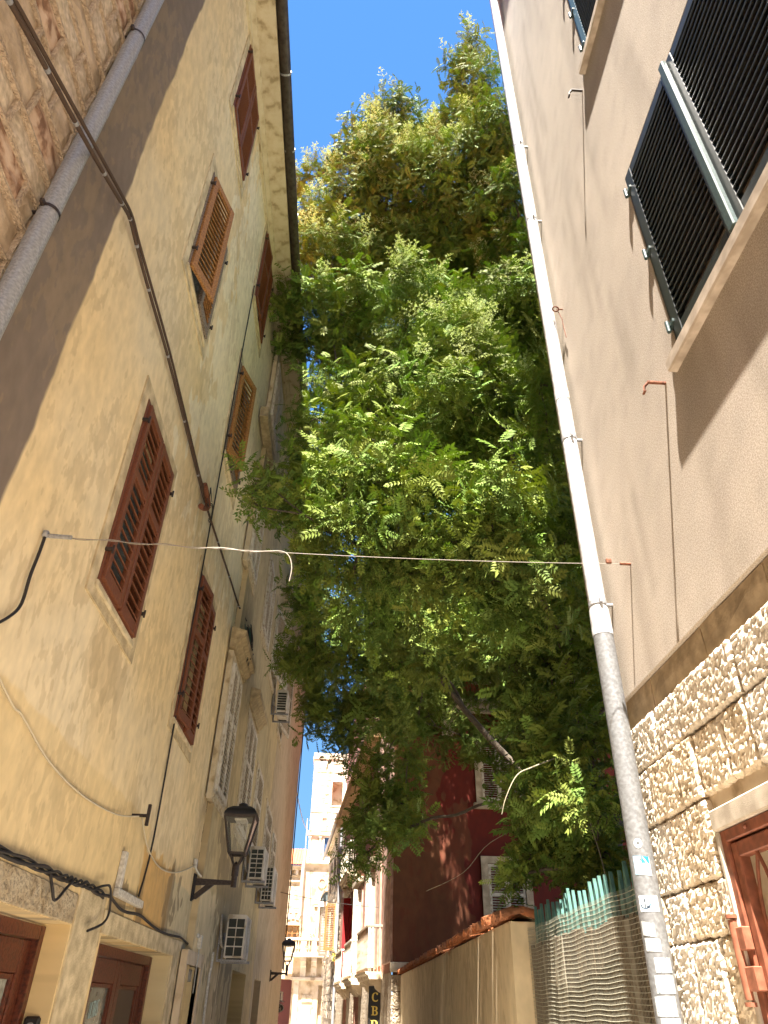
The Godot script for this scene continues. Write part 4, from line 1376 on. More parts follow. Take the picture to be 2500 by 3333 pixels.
func rubble_house() -> void:
	var th := deg_to_rad(4.2)
	var U := Vector3(sin(th), 0, cos(th))
	var o := Vector3(1.31, 0, -19.8) - U * 17.0
	var t := thing("rubble_house", "bare rubble stone house with a curved grey gutter, beyond the red house", "house", o)
	t.basis = Basis(U, Vector3.UP, U.cross(Vector3.UP))
	var w := MB.new()
	var holes := [[-3.6, -2.7, 3.9, 5.8, 0.25, true], [-8.3, -7.4, 3.9, 5.8, 0.25, true], [-3.5, -2.6, 6.9, 8.4, 0.25, true], [-6.2, -5.3, 6.9, 8.4, 0.25, true], [-9.0, -8.1, 6.9, 8.4, 0.25, true]]
	w.panel(Vector3(0, 0, -0.02), Vector3.RIGHT, Vector3.UP, -11.0, 0, -0.1, 9.3, holes)
	part("wall", w, M.stonefar, t)
	# rubble courses
	var y := 1.2
	while y < 9.1:
		var h := rng.randf_range(0.24, 0.4)
		var x := -11.0
		while x < -0.1:
			var wd := rng.randf_range(0.5, 1.1)
			var x1: float = min(x + wd, -0.02)
			var hit := false
			for q in holes:
				if x1 > q[0] - 0.05 and x < q[1] + 0.05 and y + h > q[2] - 0.1 and y < q[3] + 0.1: hit = true
			if not hit and x1 - x > 0.1:
				var b := MB.new()
				rough_block(b, x + 0.02, x1 - 0.02, y + 0.02, y + h - 0.02, -0.05, rng.randf_range(0.0, 0.05), 0.02, 2, 2)
				part("stone_block", b, [M.stonefar, M.stonefar2, M.stonefar3][rng.randi() % 3], t)
			x = x1
		y += h
	for k in range(2, 5):
		var q = holes[k]
		leaf(t, q[0], q[1], q[2], q[3], 0.04, 0.06, M.greywood, M.greywood, 0.0, false, 0.06)
	for k in 2:
		var q = holes[k]
		window_frame(t, q[0] - 0.08, q[1] + 0.08, q[2] - 0.08, q[3] + 0.08, 0.06, 0.09, 0.1, M.creamtrim)
		# shutters folded open, square to the wall
		for e in [q[0] - 0.02, q[1] + 0.02]:
			var hold := Node3D.new()
			hold.name = "shutter_pair"
			hold.transform = Transform3D(Basis(Vector3.UP, -PI / 2), Vector3(e, 0, 0.05))
			t.add_child(hold, true)
			leaf(hold, 0.0, 0.45, q[2], q[3], 0.0, 0.075, M.orangewood if k == 0 else M.greywood, M.orangewood if k == 0 else M.greywood, 0.0, false, 0.05, "", 40.0, false)
			flatten(hold)
	var sl := MB.new()
	sl.cspan(Vector3(-4.2, 3.45, 0), Vector3(-1.8, 3.58, 0.16), 0.01)
	part("ledge", sl, M.creamtrim, t)
	var ev := MB.new()
	ev.cspan(Vector3(-11.2, 9.22, -0.1), Vector3(0.0, 9.36, 0.22), 0.02)
	part("eave", ev, M.creamtrim, t)
	var g := MB.new()
	g.tube([Vector3(-12.5, 9.25, 0.32), Vector3(-8, 9.3, 0.32), Vector3(-3, 9.38, 0.32), Vector3(0.0, 9.45, 0.32)], 0.085, 12)
	part("gutter", g, M.zinc, t)
	var dp := MB.new()
	dp.tube([Vector3(-0.25, 9.4, 0.25), Vector3(-0.25, 9.0, 0.12), Vector3(-0.25, 0.0, 0.12)], 0.06, 10)
	part("downpipe", dp, M.zinc, t)
	var rf := MB.new()
	rf.hexa([Vector3(-11.2, 9.37, -6), Vector3(0, 9.37, -6), Vector3(0, 9.37, 0.25), Vector3(-11.2, 9.37, 0.25), Vector3(-11.2, 11.4, -6), Vector3(0, 11.4, -6), Vector3(0, 9.48, 0.28), Vector3(-11.2, 9.48, 0.28)])
	part("roof", rf, M.rooftile, t)
	# flower box
	var fb := thing("flower_box", "small box of yellow green flowers on the rubble house wall", "flower box", Vector3(0.05, 3.15, -36.9))
	var bx := MB.new()
	bx.cspan(Vector3(-0.16, 0, -0.3), Vector3(0.16, 0.16, 0.3), 0.01)
	part("box", bx, M.tile, fb)
	var fl := MB.new()
	for i in 260:
		var p := Vector3(rng.randf_range(-0.24, 0.24), 0.14 + rng.randf() * 0.3, rng.randf_range(-0.36, 0.36))
		var a := rng.randf() * TAU
		var e := Vector3(cos(a), rng.randf_range(-0.6, 0.6), sin(a)) * 0.05
		fl.tri(p - e, p + e, p + Vector3(-e.z, e.y * 0.5 + 0.04, e.x))
	part("flowers", fl, mat(0.45, 0.42, 0.06, 0.8), fb).set_meta("kind", "stuff")

# ---------------------------------------------------------------- the cream palace that closes the alley
func palace() -> void:
	var o := Vector3(0, 0, -50)
	var t := thing("cream_palace", "sunlit cream stone palace with a square tower closing the alley", "building", o)
	var w := MB.new()
	# tower shaft
	w.panel(Vector3.ZERO, Vector3.RIGHT, Vector3.UP, -2.2, 3.2, 9.2, 15.9, [[-0.88, -0.18, 12.66, 14.16, 0.8, true], [-1.2, -0.45, 9.45, 10.69, 0.25, true], [0.7, 1.4, 12.66, 14.16, 0.8, true]])
	w.quad(Vector3(-2.2, 9.2, -5), Vector3(-2.2, 9.2, 0), Vector3(-2.2, 15.9, 0), Vector3(-2.2, 15.9, -5))
	part("tower_wall", w, M.palace2, t)
	var cap := MB.new()
	cap.cspan(Vector3(-2.30, 15.62, -5), Vector3(3.3, 15.76, 0.10), 0.02)
	cap.cspan(Vector3(-2.26, 15.76, -5), Vector3(3.25, 16.05, 0.06), 0.02)
	part("parapet", cap, M.palace3, t)
	# rusticated blocks
	var rows := [15.35, 15.07, 14.79, 14.50]
	var y := 14.50
	while y > 11.0:
		rows.append(y); y -= 0.285
	var blk := 0
	y = 15.34
	var row := 0
	while y > 10.98:
		var x := -2.19 + (0.0 if row % 2 == 0 else 0.23)
		if row % 2 == 1: add_block(t, -2.19, -1.965, y, y + 0.262)
		while x < 1.3:
			var x1 := x + 0.455
			var hit: bool = (x1 > -1.0 and x < -0.05 and y + 0.27 > 12.55 and y < 14.28) or (abs(y - 14.42) < 0.2) or (y < 11.95 and y > 11.6)
			if not hit: add_block(t, x, x1 - 0.018, y, y + 0.262)
			x = x1
		y -= 0.285
		row += 1
	for q in [[11.62, 11.94], [14.28, 14.66]]:
		var bd := MB.new()
		bd.cspan(Vector3(-2.22, q[0], -0.05), Vector3(1.4, q[1], 0.03), 0.01)
		part("string_course", bd, M.palace2, t)
	window_frame(t, -0.98, -0.08, 12.56, 14.26, 0.05, 0.10, 0.2, M.palace2)
	for s in [0]:
		leaf_open(t, Vector3(-0.08, 12.62, 0.06), 0.48, 1.5)
	var cart := MB.new()
	cart.cspan(Vector3(-1.42, 12.03, 0.0), Vector3(-1.10, 12.58, 0.07), 0.02)
	cart.cspan(Vector3(-1.40, 11.84, 0.0), Vector3(-1.12, 12.0, 0.10), 0.02)
	part("stone_cartouche", cart, M.palace3, t)
	# belfry storey: corner columns, window, ledge
	var col := MB.new()
	for cx in [-2.12, -1.45]:
		col.lathe(Vector3(cx, 0, 0.05), [Vector2(0.10, 9.46), Vector2(0.085, 9.55), Vector2(0.075, 10.55), Vector2(0.11, 10.66), Vector2(0.11, 10.72)], 12)
	part("column", col, M.palace2, t)
	window_frame(t, -1.26, -0.40, 9.43, 10.75, 0.03, 0.07, 0.1, M.whitewood)
	var mul := MB.new()
	mul.cspan(Vector3(-0.86, 9.46, -0.12), Vector3(-0.79, 10.7, 0.0), 0.006)
	part("mullion", mul, M.whitewood, t)
	var gl := MB.new()
	gl.span(Vector3(-1.2, 9.45, -0.11), Vector3(-0.45, 10.7, -0.09))
	part("window_glass", gl, M.glassblue, t)
	var led := MB.new()
	led.cspan(Vector3(-2.35, 10.78, -0.1), Vector3(3.2, 10.96, 0.12), 0.02)
	led.cspan(Vector3(-2.32, 9.10, -0.3), Vector3(3.2, 9.26, 0.22), 0.02)
	led.cspan(Vector3(-2.28, 9.26, -0.3), Vector3(3.2, 9.42, 0.14), 0.02)
	part("ledge", led, M.palace2, t)
	# main block under the tower
	var mb := MB.new()
	mb.panel(Vector3(0, 0, 0.02), Vector3.RIGHT, Vector3.UP, -2.36, 3.2, -0.1, 9.1, [[-1.19, -0.35, 4.9, 7.0, 0.3, true], [-1.02, -0.80, -0.2, 2.7, 0.3, true]])
	mb.quad(Vector3(-2.36, -0.1, -3), Vector3(-2.36, -0.1, 0.02), Vector3(-2.36, 9.1, 0.02), Vector3(-2.36, 9.1, -3))
	part("wall", mb, M.palace, t)
	var arch := MB.new()
	var fan := []
	for i in 13:
		var a := PI * i / 12.0
		fan.append(Vector3(-0.77 - cos(a) * 0.42, 7.0 + sin(a) * 0.56, 0.03))
	for i in 12:
		arch.tri(Vector3(-0.77, 7.0, 0.03), fan[i + 1], fan[i])
	part("fanlight", arch, M.glass, t)
	var ar := MB.new()
	var fan2 := [Vector3(-1.27, 4.9, 0.06), Vector3(-1.27, 7.0, 0.06)]
	for i in range(1, 12):
		var a := PI * i / 12.0
		fan2.append(Vector3(-0.77 - cos(a) * 0.50, 7.0 + sin(a) * 0.64, 0.06))
	ar.tube(fan2, 0.075, 8)
	part("arch_moulding", ar, M.palace2, t)
	var cu := MB.new()
	for i in 8: cu.cspan(Vector3(-1.15 + i * 0.1, 4.9, -0.2 + 0.02 * (i % 2)), Vector3(-1.06 + i * 0.1, 6.7, -0.18 + 0.02 * (i % 2)), 0.008)
	part("curtain", cu, M.whitewood, t)
	var trn := MB.new()
	trn.cspan(Vector3(-1.19, 6.72, -0.1), Vector3(-0.35, 7.02, 0.05), 0.01)
	trn.cspan(Vector3(-1.56, 6.72, 0.0), Vector3(-1.27, 6.80, 0.12), 0.01)
	trn.cspan(Vector3(-1.56, 6.84, 0.0), Vector3(-1.27, 6.92, 0.14), 0.01)
	part("transom", trn, M.palace2, t)
	var oc := MB.new()
	var ring := []
	for i in 25:
		var a := TAU * i / 24.0
		ring.append(Vector3(-1.17 + cos(a) * 0.23, 8.02 + sin(a) * 0.26, 0.05))
	oc.tube(ring, 0.05, 8, false)
	part("roundel_ring", oc, M.palace2, t)
	var od := MB.new()
	for i in 24: od.tri(Vector3(-1.17, 8.02, 0.035), ring[i], ring[i + 1])
	part("roundel", od, mat(0.50, 0.33, 0.22, 0.9, T.stain, 0.6), t)
	# balustraded balcony
	var bl := MB.new()
	bl.cspan(Vector3(-3.15, 4.04, -0.1), Vector3(0.3, 4.22, 0.9), 0.03)
	part("balcony_slab", bl, M.palace2, t)
	var hr := MB.new()
	hr.cspan(Vector3(-3.15, 4.86, 0.60), Vector3(0.3, 5.0, 0.88), 0.02)
	part("balustrade_rail", hr, M.palace3, t)
	var pr := MB.new()
	for px in [-2.78, -2.02, -1.38, -0.95]: pr.cspan(Vector3(px - 0.13, 4.22, 0.62), Vector3(px + 0.13, 4.86, 0.86), 0.015)
	part("balustrade_pier", pr, M.palace2, t)
	for bx in [-2.55, -2.40, -2.25, -1.78, -1.62, -1.15, -0.7, -0.5]:
		var q := MB.new()
		q.lathe(Vector3(bx, 4.22, 0.74), [Vector2(0.06, 0.0), Vector2(0.035, 0.08), Vector2(0.07, 0.22), Vector2(0.03, 0.42), Vector2(0.055, 0.56), Vector2(0.06, 0.64)], 8)
		part("baluster", q, mat(0.42, 0.33, 0.24, 0.9, T.rust, 1.0), t)
	var und := MB.new()
	und.panel(Vector3(0, 0, 0.10), Vector3.RIGHT, Vector3.UP, -2.6, 0.3, 3.05, 4.04, [])
	part("balcony_underside", und, M.palace, t)
	for cx in [-1.98, -1.35, -0.72]:
		var c := MB.new()
		c.xf = Transform3D(Basis(Vector3(0, 0, 1), Vector3(0, 1, 0), Vector3(-1, 0, 0)), Vector3.ZERO)
		c.prism([Vector2(0.08, 3.08), Vector2(0.20, 3.08), Vector2(0.24, 3.55), Vector2(0.46, 3.62), Vector2(0.50, 3.80), Vector2(0.78, 3.84), Vector2(0.80, 4.04), Vector2(0.08, 4.04)], -(cx + 0.16), -(cx - 0.16))
		part("corbel", c, M.palace2, t)
	var lw := MB.new()
	lw.cspan(Vector3(-2.65, 2.92, -0.1), Vector3(0.3, 3.08, 0.26), 0.02)
	lw.cspan(Vector3(-2.45, -0.1, 0.0), Vector3(-2.15, 2.92, 0.12), 0.02)
	lw.cspan(Vector3(-1.32, -0.1, 0.0), Vector3(-1.08, 1.98, 0.10), 0.02)
	part("door_case", lw, M.palace2, t)
	var pq := MB.new()
	pq.cspan(Vector3(-1.95, 1.88, 0.0), Vector3(-1.33, 2.0, 0.08), 0.01)
	pq.cspan(Vector3(-1.93, 2.04, 0.0), Vector3(-1.36, 2.22, 0.05), 0.01)
	part("plaque", pq, M.palace3, t)
	for pxx in [[-2.35, 5.02], [-1.55, 5.02], [-0.95, 5.02]]:
		var pl := MB.new()
		for i in 40:
			var pp := Vector3(pxx[0] + rng.randf_range(-0.16, 0.16), pxx[1] + rng.randf() * 0.2, 0.74 + rng.randf_range(-0.08, 0.08))
			var e := Vector3(rng.randf_range(-1, 1), rng.randf_range(-1, 1), rng.randf_range(-1, 1)) * 0.05
			pl.tri(pp - e, pp + e, pp + Vector3(e.y, e.z, e.x))
		solo("balcony_plant", pl, mat(0.20, 0.10, 0.05, 0.8), "low reddish plant on the palace balustrade, %s" % ["over the arched window" if pxx[0] < -2 else ("in the middle" if pxx[0] < -1.2 else "nearest the rubble house")], "plant").position = o
	# the lower wing on the left
	var g := MB.new()
	g.panel(Vector3(0, 0, -0.5), Vector3.RIGHT, Vector3.UP, -9.0, -2.36, -0.1, 9.0, [[-3.42, -2.2, 4.9, 5.75, 0.5, true], [-9.0, -2.6, -0.2, 3.0, 2.0, true]])
	part("wing_wall", g, M.palace, t)
	y = 6.4
	row = 0
	while y < 8.0:
		var x := -5.6 + (0.0 if row % 2 == 0 else 0.35)
		while x < -2.5:
			var b := MB.new()
			b.cspan(Vector3(x, y, -0.54), Vector3(min(x + 0.68, -2.40), y + 0.228, -0.465), 0.012)
			part("stone_block", b, M.palace if (row + int(x * 3)) % 3 else M.palace2, t)
			x += 0.70
		y += 0.25
		row += 1
	var vz := MB.new()
	for i in 9:
		var a := PI * (0.08 + 0.84 * i / 8.0)
		var d := Vector3(-cos(a), sin(a), 0)
		vz.xf = Transform3D(Basis(Vector3(0, 0, 1), PI / 2 - a), Vector3(-2.83, 5.3, -0.46))
		vz.cspan(Vector3(-0.10, 0.78, -0.05), Vector3(0.10, 1.12, 0.02), 0.01)
	part("arch_stones", vz, M.palace2, t)
	window_frame(t, -3.42, -2.2, 4.92, 5.72, -0.62, 0.07, 0.08, M.orangewood)
	var mu := MB.new()
	for mx in [-3.14, -2.83, -2.52]: mu.cspan(Vector3(mx - 0.025, 4.95, -0.72), Vector3(mx + 0.025, 5.7, -0.63), 0.004)
	mu.cspan(Vector3(-3.4, 5.32, -0.70), Vector3(-2.2, 5.35, -0.64), 0.003)
	part("mullion", mu, M.orangewood, t)
	var fz := MB.new()
	fz.cspan(Vector3(-9, 8.10, -0.6), Vector3(-2.38, 8.22, -0.36), 0.02)
	fz.cspan(Vector3(-9, 8.42, -0.6), Vector3(-2.38, 8.50, -0.38), 0.02)
	fz.cspan(Vector3(-9, 8.78, -0.6), Vector3(-2.38, 8.90, -0.20), 0.02)
	fz.cspan(Vector3(-9, 8.90, -0.6), Vector3(-2.38, 9.02, -0.08), 0.02)
	part("frieze", fz, M.palace, t)
	var dx := -5.4
	while dx < -2.5:
		var dn := MB.new()
		dn.cspan(Vector3(dx, 8.51, -0.55), Vector3(dx + 0.17, 8.77, -0.25), 0.01)
		part("dentil", dn, M.palace2, t)
		dx += 0.42
	var rt := MB.new()
	for i in 7:
		var a := PI * i / 6.0
		if i < 6:
			var b2 := PI * (i + 1) / 6.0
			var A := Vector3(cos(a) * 0.09, sin(a) * 0.07, 0); var B := Vector3(cos(b2) * 0.09, sin(b2) * 0.07, 0)
			rt.quad(A, B, B + Vector3(0, 1.3, -2.6), A + Vector3(0, 1.3, -2.6))
	var rm := rt.mesh()
	dx = -5.6
	while dx < -2.3:
		put("roof_tile", rm, M.rooftile if int(dx * 10) % 3 else M.tile, t, Transform3D(Basis.IDENTITY, Vector3(dx, 9.03, 0.0)))
		dx += 0.175
	var rb := MB.new()
	rb.quad(Vector3(-9, 9.03, -0.02), Vector3(-2.3, 9.03, -0.02), Vector3(-2.3, 10.33, -2.62), Vector3(-9, 10.33, -2.62))
	part("wing_roof", rb, M.tile2, t)
	var pn := MB.new()
	pn.cspan(Vector3(-5, -0.1, -2.4), Vector3(-2.6, 3.0, -2.3), 0.01)
	part("passage_wall", pn, mat(0.10, 0.03, 0.028, 0.9), t)
	# flag pole with a furled cloth against the tower corner
	var fp := thing("flag_pole", "slim white flag pole with furled pale flag at palace tower corner", "flag pole", o)
	var p := MB.new()
	p.tube([Vector3(-2.36, 9.0, 0.2), Vector3(-2.36, 11.7, 0.5)], 0.03, 8)
	part("pole", p, M.whitewood, fp)
	var fc := MB.new()
	fc.tube([Vector3(-2.36, 9.9, 0.42), Vector3(-2.40, 8.9, 0.5), Vector3(-2.42, 7.6, 0.5), Vector3(-2.36, 6.6, 0.5), Vector3(-2.34, 6.2, 0.5)], [0.05, 0.10, 0.11, 0.05, 0.02], 8)
	part("furled_flag", fc, mat(0.62, 0.47, 0.40, 0.9, T.fine, 1.0), fp)

func add_block(t: Node3D, x0: float, x1: float, y0: float, y1: float) -> void:
	var b := MB.new()
	b.cspan(Vector3(x0, y0, -0.03), Vector3(x1, y1, rng.randf_range(0.028, 0.045)), 0.012)
	part("stone_block", b, M.palace2 if rng.randf() < 0.6 else M.palace3, t)

func leaf_open(t: Node3D, at: Vector3, w: float, h: float) -> void:
	var n := MB.new()
	n.cspan(Vector3(0, 0, -0.02), Vector3(w, h, 0.02), 0.005)
	n.cspan(Vector3(0.06, 0.1, 0.021), Vector3(w - 0.06, h * 0.45, 0.03), 0.004)
	n.cspan(Vector3(0.06, h * 0.5, 0.021), Vector3(w - 0.06, h - 0.08, 0.03), 0.004)
	put("shutter", n.mesh(), M.whitewood2, t, Transform3D(Basis(Vector3.UP, -0.35), at))

# ---------------------------------------------------------------- last house on the left, its wall turned away
func left_end_house() -> void:
	var th := deg_to_rad(4.3)
	var U := Vector3(-sin(th), 0, -cos(th))
	var o := Vector3(-1.93, 0, -25.2)
	var t := thing("end_house", "tall grey stone house edge at the far left end of alley", "house", o)
	t.basis = Basis(U, Vector3.UP, U.cross(Vector3.UP))
	var w := MB.new()
	w.panel(Vector3.ZERO, Vector3.RIGHT, Vector3.UP, 0, 16, -0.1, 11.0, [[3.0, 3.9, 6.0, 7.6, 0.2, true], [3.0, 3.9, 3.0, 4.6, 0.2, true], [6.5, 7.4, 6.0, 7.6, 0.2, true]])
	w.quad(Vector3(0, -0.1, -5), Vector3(0, -0.1, 0), Vector3(0, 11, 0), Vector3(0, 11, -5))
	part("wall", w, M.stonefar2, t)
	eaves(t, 0, 16, 10.95, M.greyband, M.gutter, 0.26, 2.0)
	var y := 2.2
	while y < 8.0:
		var h := rng.randf_range(0.25, 0.42)
		var x := 0.0
		while x < 9.0:
			var wd := rng.randf_range(0.5, 1.0)
			if not (x + wd > 2.9 and x < 4.0):
				var b := MB.new()
				rough_block(b, x + 0.02, x + wd - 0.02, y + 0.02, y + h - 0.02, -0.03, rng.randf_range(0.03, 0.09), 0.02, 2, 2)
				part("stone_block", b, [M.stonefar, M.stonefar2][rng.randi() % 2], t)
			x += wd
		y += h
	# restaurant sign: black oval with a pale rim and lettering
	var s := thing("oval_sign", "black oval hanging restaurant sign with white lettering, far left", "sign", Vector3(-1.66, 1.61, -25.0))
	var b := MB.new()
	var poly := []
	for i in 28:
		var a := TAU * i / 28.0
		poly.append(Vector2(cos(a) * 0.20, sin(a) * 0.115))
	b.prism(poly, -0.02, 0.02)
	part("board", b, mat(0.015, 0.013, 0.013, 0.5), s)
	var ring := []
	for i in 29:
		var a := TAU * i / 28.0
		ring.append(Vector3(cos(a) * 0.188, sin(a) * 0.104, 0.022))
	var r := MB.new()
	r.tube(ring, 0.005, 5, false)
	part("rim", r, M.plastic, s)
	for q in [["RESTAURANT", 0.036, 0.048, "Droid Sans"], ["Tinel", 0.105, -0.025, "Droid Serif"]]:
		var tm := TextMesh.new()
		tm.text = q[0]
		tm.font = SystemFont.new()
		tm.font.font_names = PackedStringArray([q[3]])
		tm.font.font_italic = q[3] == "Droid Serif"
		tm.font_size = 40
		tm.pixel_size = q[1] / 40.0
		tm.depth = 0.006
		put("lettering", tm, M.plastic, s, Transform3D(Basis.IDENTITY, Vector3(0, q[2], 0.024)))
	var hg := MB.new()
	hg.tube([Vector3(-0.3, 0.17, 0), Vector3(0.22, 0.16, 0)], 0.008, 6)
	hg.tube([Vector3(-0.1, 0.165, 0), Vector3(-0.1, 0.09, 0)], 0.005, 5)
	hg.tube([Vector3(0.1, 0.165, 0), Vector3(0.1, 0.09, 0)], 0.005, 5)
	part("hanger", hg, M.iron, s)
	# awning
	var aw := thing("awning", "pale awning with blue edge on the far left wall", "awning", Vector3(-1.93, 0, -25.4))
	var ab := MB.new()
	ab.hexa([Vector3(0, 3.68, -1.2), Vector3(0.02, 3.68, -1.2), Vector3(0.36, 3.26, -1.1), Vector3(0.34, 3.26, 0.0), Vector3(0, 3.70, -1.2), Vector3(0.02, 3.70, -1.2), Vector3(0.38, 3.28, -1.1), Vector3(0.36, 3.28, 0.0)])
	ab.quad(Vector3(0.0, 3.69, 0), Vector3(0.36, 3.27, 0), Vector3(0.36, 3.27, -1.1), Vector3(0, 3.69, -1.2))
	part("cloth", ab, M.curtain, aw)
	var av := MB.new()
	av.cspan(Vector3(0.0, 3.08, -0.05), Vector3(0.22, 3.30, -0.03), 0.004)
	part("valance", av, mat(0.03, 0.16, 0.5, 0.8), aw)
	# bush at the foot
	var bu := thing("potted_bush", "small leafy bush in sunlight at far left foot of picture", "bush", Vector3(-1.78, 0, -24.2))
	var po := MB.new()
	po.lathe(Vector3.ZERO, [Vector2(0.16, 0), Vector2(0.22, 0.4), Vector2(0.2, 0.4), Vector2(0.0, 0.36)], 14)
	part("pot", po, M.tile, bu)
	var fo := MB.new()
	for i in 900:
		var d := Vector3(rng.randfn(), rng.randfn(), rng.randfn()).normalized() * pow(rng.randf(), 0.4)
		var p := Vector3(d.x * 0.24, 1.0 + d.y * 0.42, d.z * 0.26)
		var e := Vector3(rng.randfn(), rng.randfn(), rng.randfn()).normalized() * 0.035
		fo.tri(p - e, p + e, p + Vector3(e.z, 0.035, -e.x))
	fo.tube([Vector3(0, 0.36, 0), Vector3(0, 0.9, 0)], 0.02, 6)
	part("foliage", fo, mat(0.10, 0.17, 0.04, 0.7), bu).set_meta("kind", "stuff")

# ---------------------------------------------------------------- the flowering tree over the alley
# foliage clumps: x, y, z, radius, share of blossom
const CLUMPS := [
	[2.0,19.4,-7.02,0.33,0.2], [1.68,18.2,-6.96,0.3,0.1], [2.16,17.64,-7.05,0.59,0.4], [2.22,15.78,-6.98,0.68,0.3], [1.77,16.77,-7.32,0.53,0.9], [0.34,17.67,-7.71,0.51,1], [0.88,17.3,-8.04,0.61,1], [-0.14,17.21,-8.06,0.51,1],
	[-0.49,16.1,-7.94,0.43,1], [0.28,15.93,-7.85,0.76,1], [1.27,15.22,-7.48,0.77,1], [2.21,15.27,-7.63,0.78,0.4], [-1.2,16.51,-8.42,0.22,1], [-1.6,16.32,-8.65,0.22,1], [-1.24,14.48,-8.38,0.51,1], [-0.63,15.14,-8.24,0.66,0.9],
	[0.32,15.17,-8.4,0.86,0.7], [1.34,14.77,-8.18,0.84,0.3], [2.19,14.12,-7.91,0.71,0.1], [-1.29,13.01,-8.19,0.52,1], [-0.72,13.39,-8.27,0.61,0.9], [-0.01,14.17,-8.93,0.8,0.2], [0.92,13.99,-8.73,0.84,0.1], [1.88,14.21,-8.82,0.8,0],
	[2.53,12.92,-7.86,0.51,0.8], [-1.37,11.61,-8.03,0.36,0.1], [-0.85,11.61,-8.09,0.56,0.2], [-0.12,11.41,-7.98,0.63,0], [0.63,11.19,-7.46,0.53,0.9], [1.5,11.82,-8.09,0.65,0], [2.04,10.72,-7.07,0.54,0], [2.36,10.39,-6.7,0.34,0.5],
	[-1.28,11.55,-8.8,0.38,0], [-0.58,11.11,-8.46,0.48,0], [0.07,11.51,-8.99,0.51,0], [0.78,10.19,-7.54,0.43,0.7], [1.29,9.68,-7.14,0.58,1], [1.75,9.05,-6.88,0.45,0.6], [2.36,9.96,-7.22,0.46,0], [2.12,7.84,-6.01,0.28,0.1],
	[-0.71,9.58,-8.06,0.33,0], [-0.2,9.62,-8.16,0.44,0], [0.43,9.17,-7.65,0.48,0], [1.01,8.38,-6.89,0.47,0.3], [1.67,8.36,-7.09,0.47,0.1], [2.2,8.17,-6.94,0.43,0], [-0.81,8.38,-7.59,0.26,0], [-0.39,8.02,-7.24,0.34,0],
	[0.1,7.25,-6.58,0.34,0], [0.6,7.81,-7.21,0.37,0], [1.38,8.25,-7.76,0.46,0], [2.07,8.06,-7.58,0.39,0], [2.24,7.06,-6.37,0.27,0], [-0.51,6.52,-6.51,0.29,0], [-0.14,6.23,-6.09,0.35,0], [0.25,6.12,-5.91,0.36,0],
	[0.66,5.87,-5.7,0.35,0], [1.08,6.0,-5.92,0.31,0], [1.31,5.59,-5.26,0.26,0], [1.61,5.6,-5.64,0.27,0], [-0.35,5.67,-6.08,0.31,0], [0.08,5.47,-5.83,0.34,0], [0.51,5.58,-6.04,0.35,0], [0.86,5.24,-5.56,0.3,0],
	[1.26,5.32,-5.57,0.31,0], [1.59,5.18,-5.56,0.26,0], [2.09,6.04,-6.25,0.28,0], [-0.72,6.34,-6.83,0.24,0], [-0.41,5.75,-6.96,0.26,0], [0.01,5.26,-6.27,0.31,0], [0.44,5.33,-6.45,0.34,0], [0.86,5.03,-5.97,0.31,0],
	[1.27,4.99,-5.79,0.26,0], [1.63,4.85,-5.68,0.26,0], [2.12,5.42,-6.28,0.24,0], [-0.73,6.64,-9.57,0.31,0], [-0.28,6.06,-8.99,0.42,0], [0.2,5.59,-7.86,0.4,0], [0.77,5.52,-7.8,0.42,0], [1.21,5.13,-7.08,0.36,0],
	[1.58,4.9,-6.45,0.31,0], [1.87,4.7,-6.02,0.24,0], [2.2,5.03,-6.23,0.19,0], [-0.78,6.05,-10.28,0.36,0], [-0.35,5.96,-10.2,0.42,0], [0.14,5.83,-9.68,0.4,0], [0.58,5.55,-9.14,0.38,0], [1.05,5.19,-8.39,0.26,0],
	[2.03,4.65,-6.88,0.29,0], [1.77,4.74,-6.99,0.25,0], [2.18,4.59,-6.38,0.23,0], [-0.48,5.62,-11.09,0.37,0], [-0.09,5.34,-11.09,0.4,0], [0.25,5.57,-10.66,0.36,0], [0.07,4.94,-11.21,0.25,0], [0.65,5.2,-10.18,0.24,0],
	[0.47,4.59,-10.41,0.21,0], [0.83,4.48,-9.95,0.22,0], [0.5,4.14,-10.67,0.3,0], [0.87,4.1,-10.43,0.26,0], [0.36,3.63,-10.26,0.31,0], [0.67,3.64,-10.28,0.25,0], [0.2,3.27,-10.55,0.2,0], [0.85,3.62,-10.13,0.18,0],
	[1.99,4.16,-6.75,0.23,0], [2.13,4.01,-6.34,0.17,0], [2.05,3.75,-6.62,0.2,0], [2.18,3.64,-6.24,0.14,0], [1.87,3.74,-7.22,0.19,0], [1.79,3.3,-6.19,0.22,0], [2.15,3.37,-6.43,0.19,0], [1.91,3.06,-6.3,0.22,0],
	[1.98,2.93,-5.83,0.16,0], [2.17,2.76,-6.38,0.15,0], [2.51,15.15,-7.08,0.44,0.3], [2.56,13.81,-7.22,0.46,0.2], [2.67,12.96,-7.49,0.41,0.2], [2.79,12.33,-7.42,0.36,0.2], [2.5,10.23,-7.09,0.35,0], [2.17,7.39,-6.08,0.24,0],
	[2.35,6.68,-6.58,0.27,0], [2.2,5.79,-6.13,0.22,0], [1.96,3.11,-7.3,0.25,0], [2.1,2.86,-7.02,0.23,0], [1.81,2.87,-7.35,0.22,0], [2.14,2.62,-6.62,0.18,0], [1.86,3.28,-6.96,0.22,0], [2.31,2.66,-6.62,0.16,0],
	[1.81,4.12,-7.21,0.22,0], [1.65,2.68,-7.49,0.15,0], [-1.03,5.81,-5.61,0.1,0], [-0.9,5.64,-5.7,0.1,0], [-0.85,6.02,-5.95,0.14,0],
]

var leaf_size := 1.0

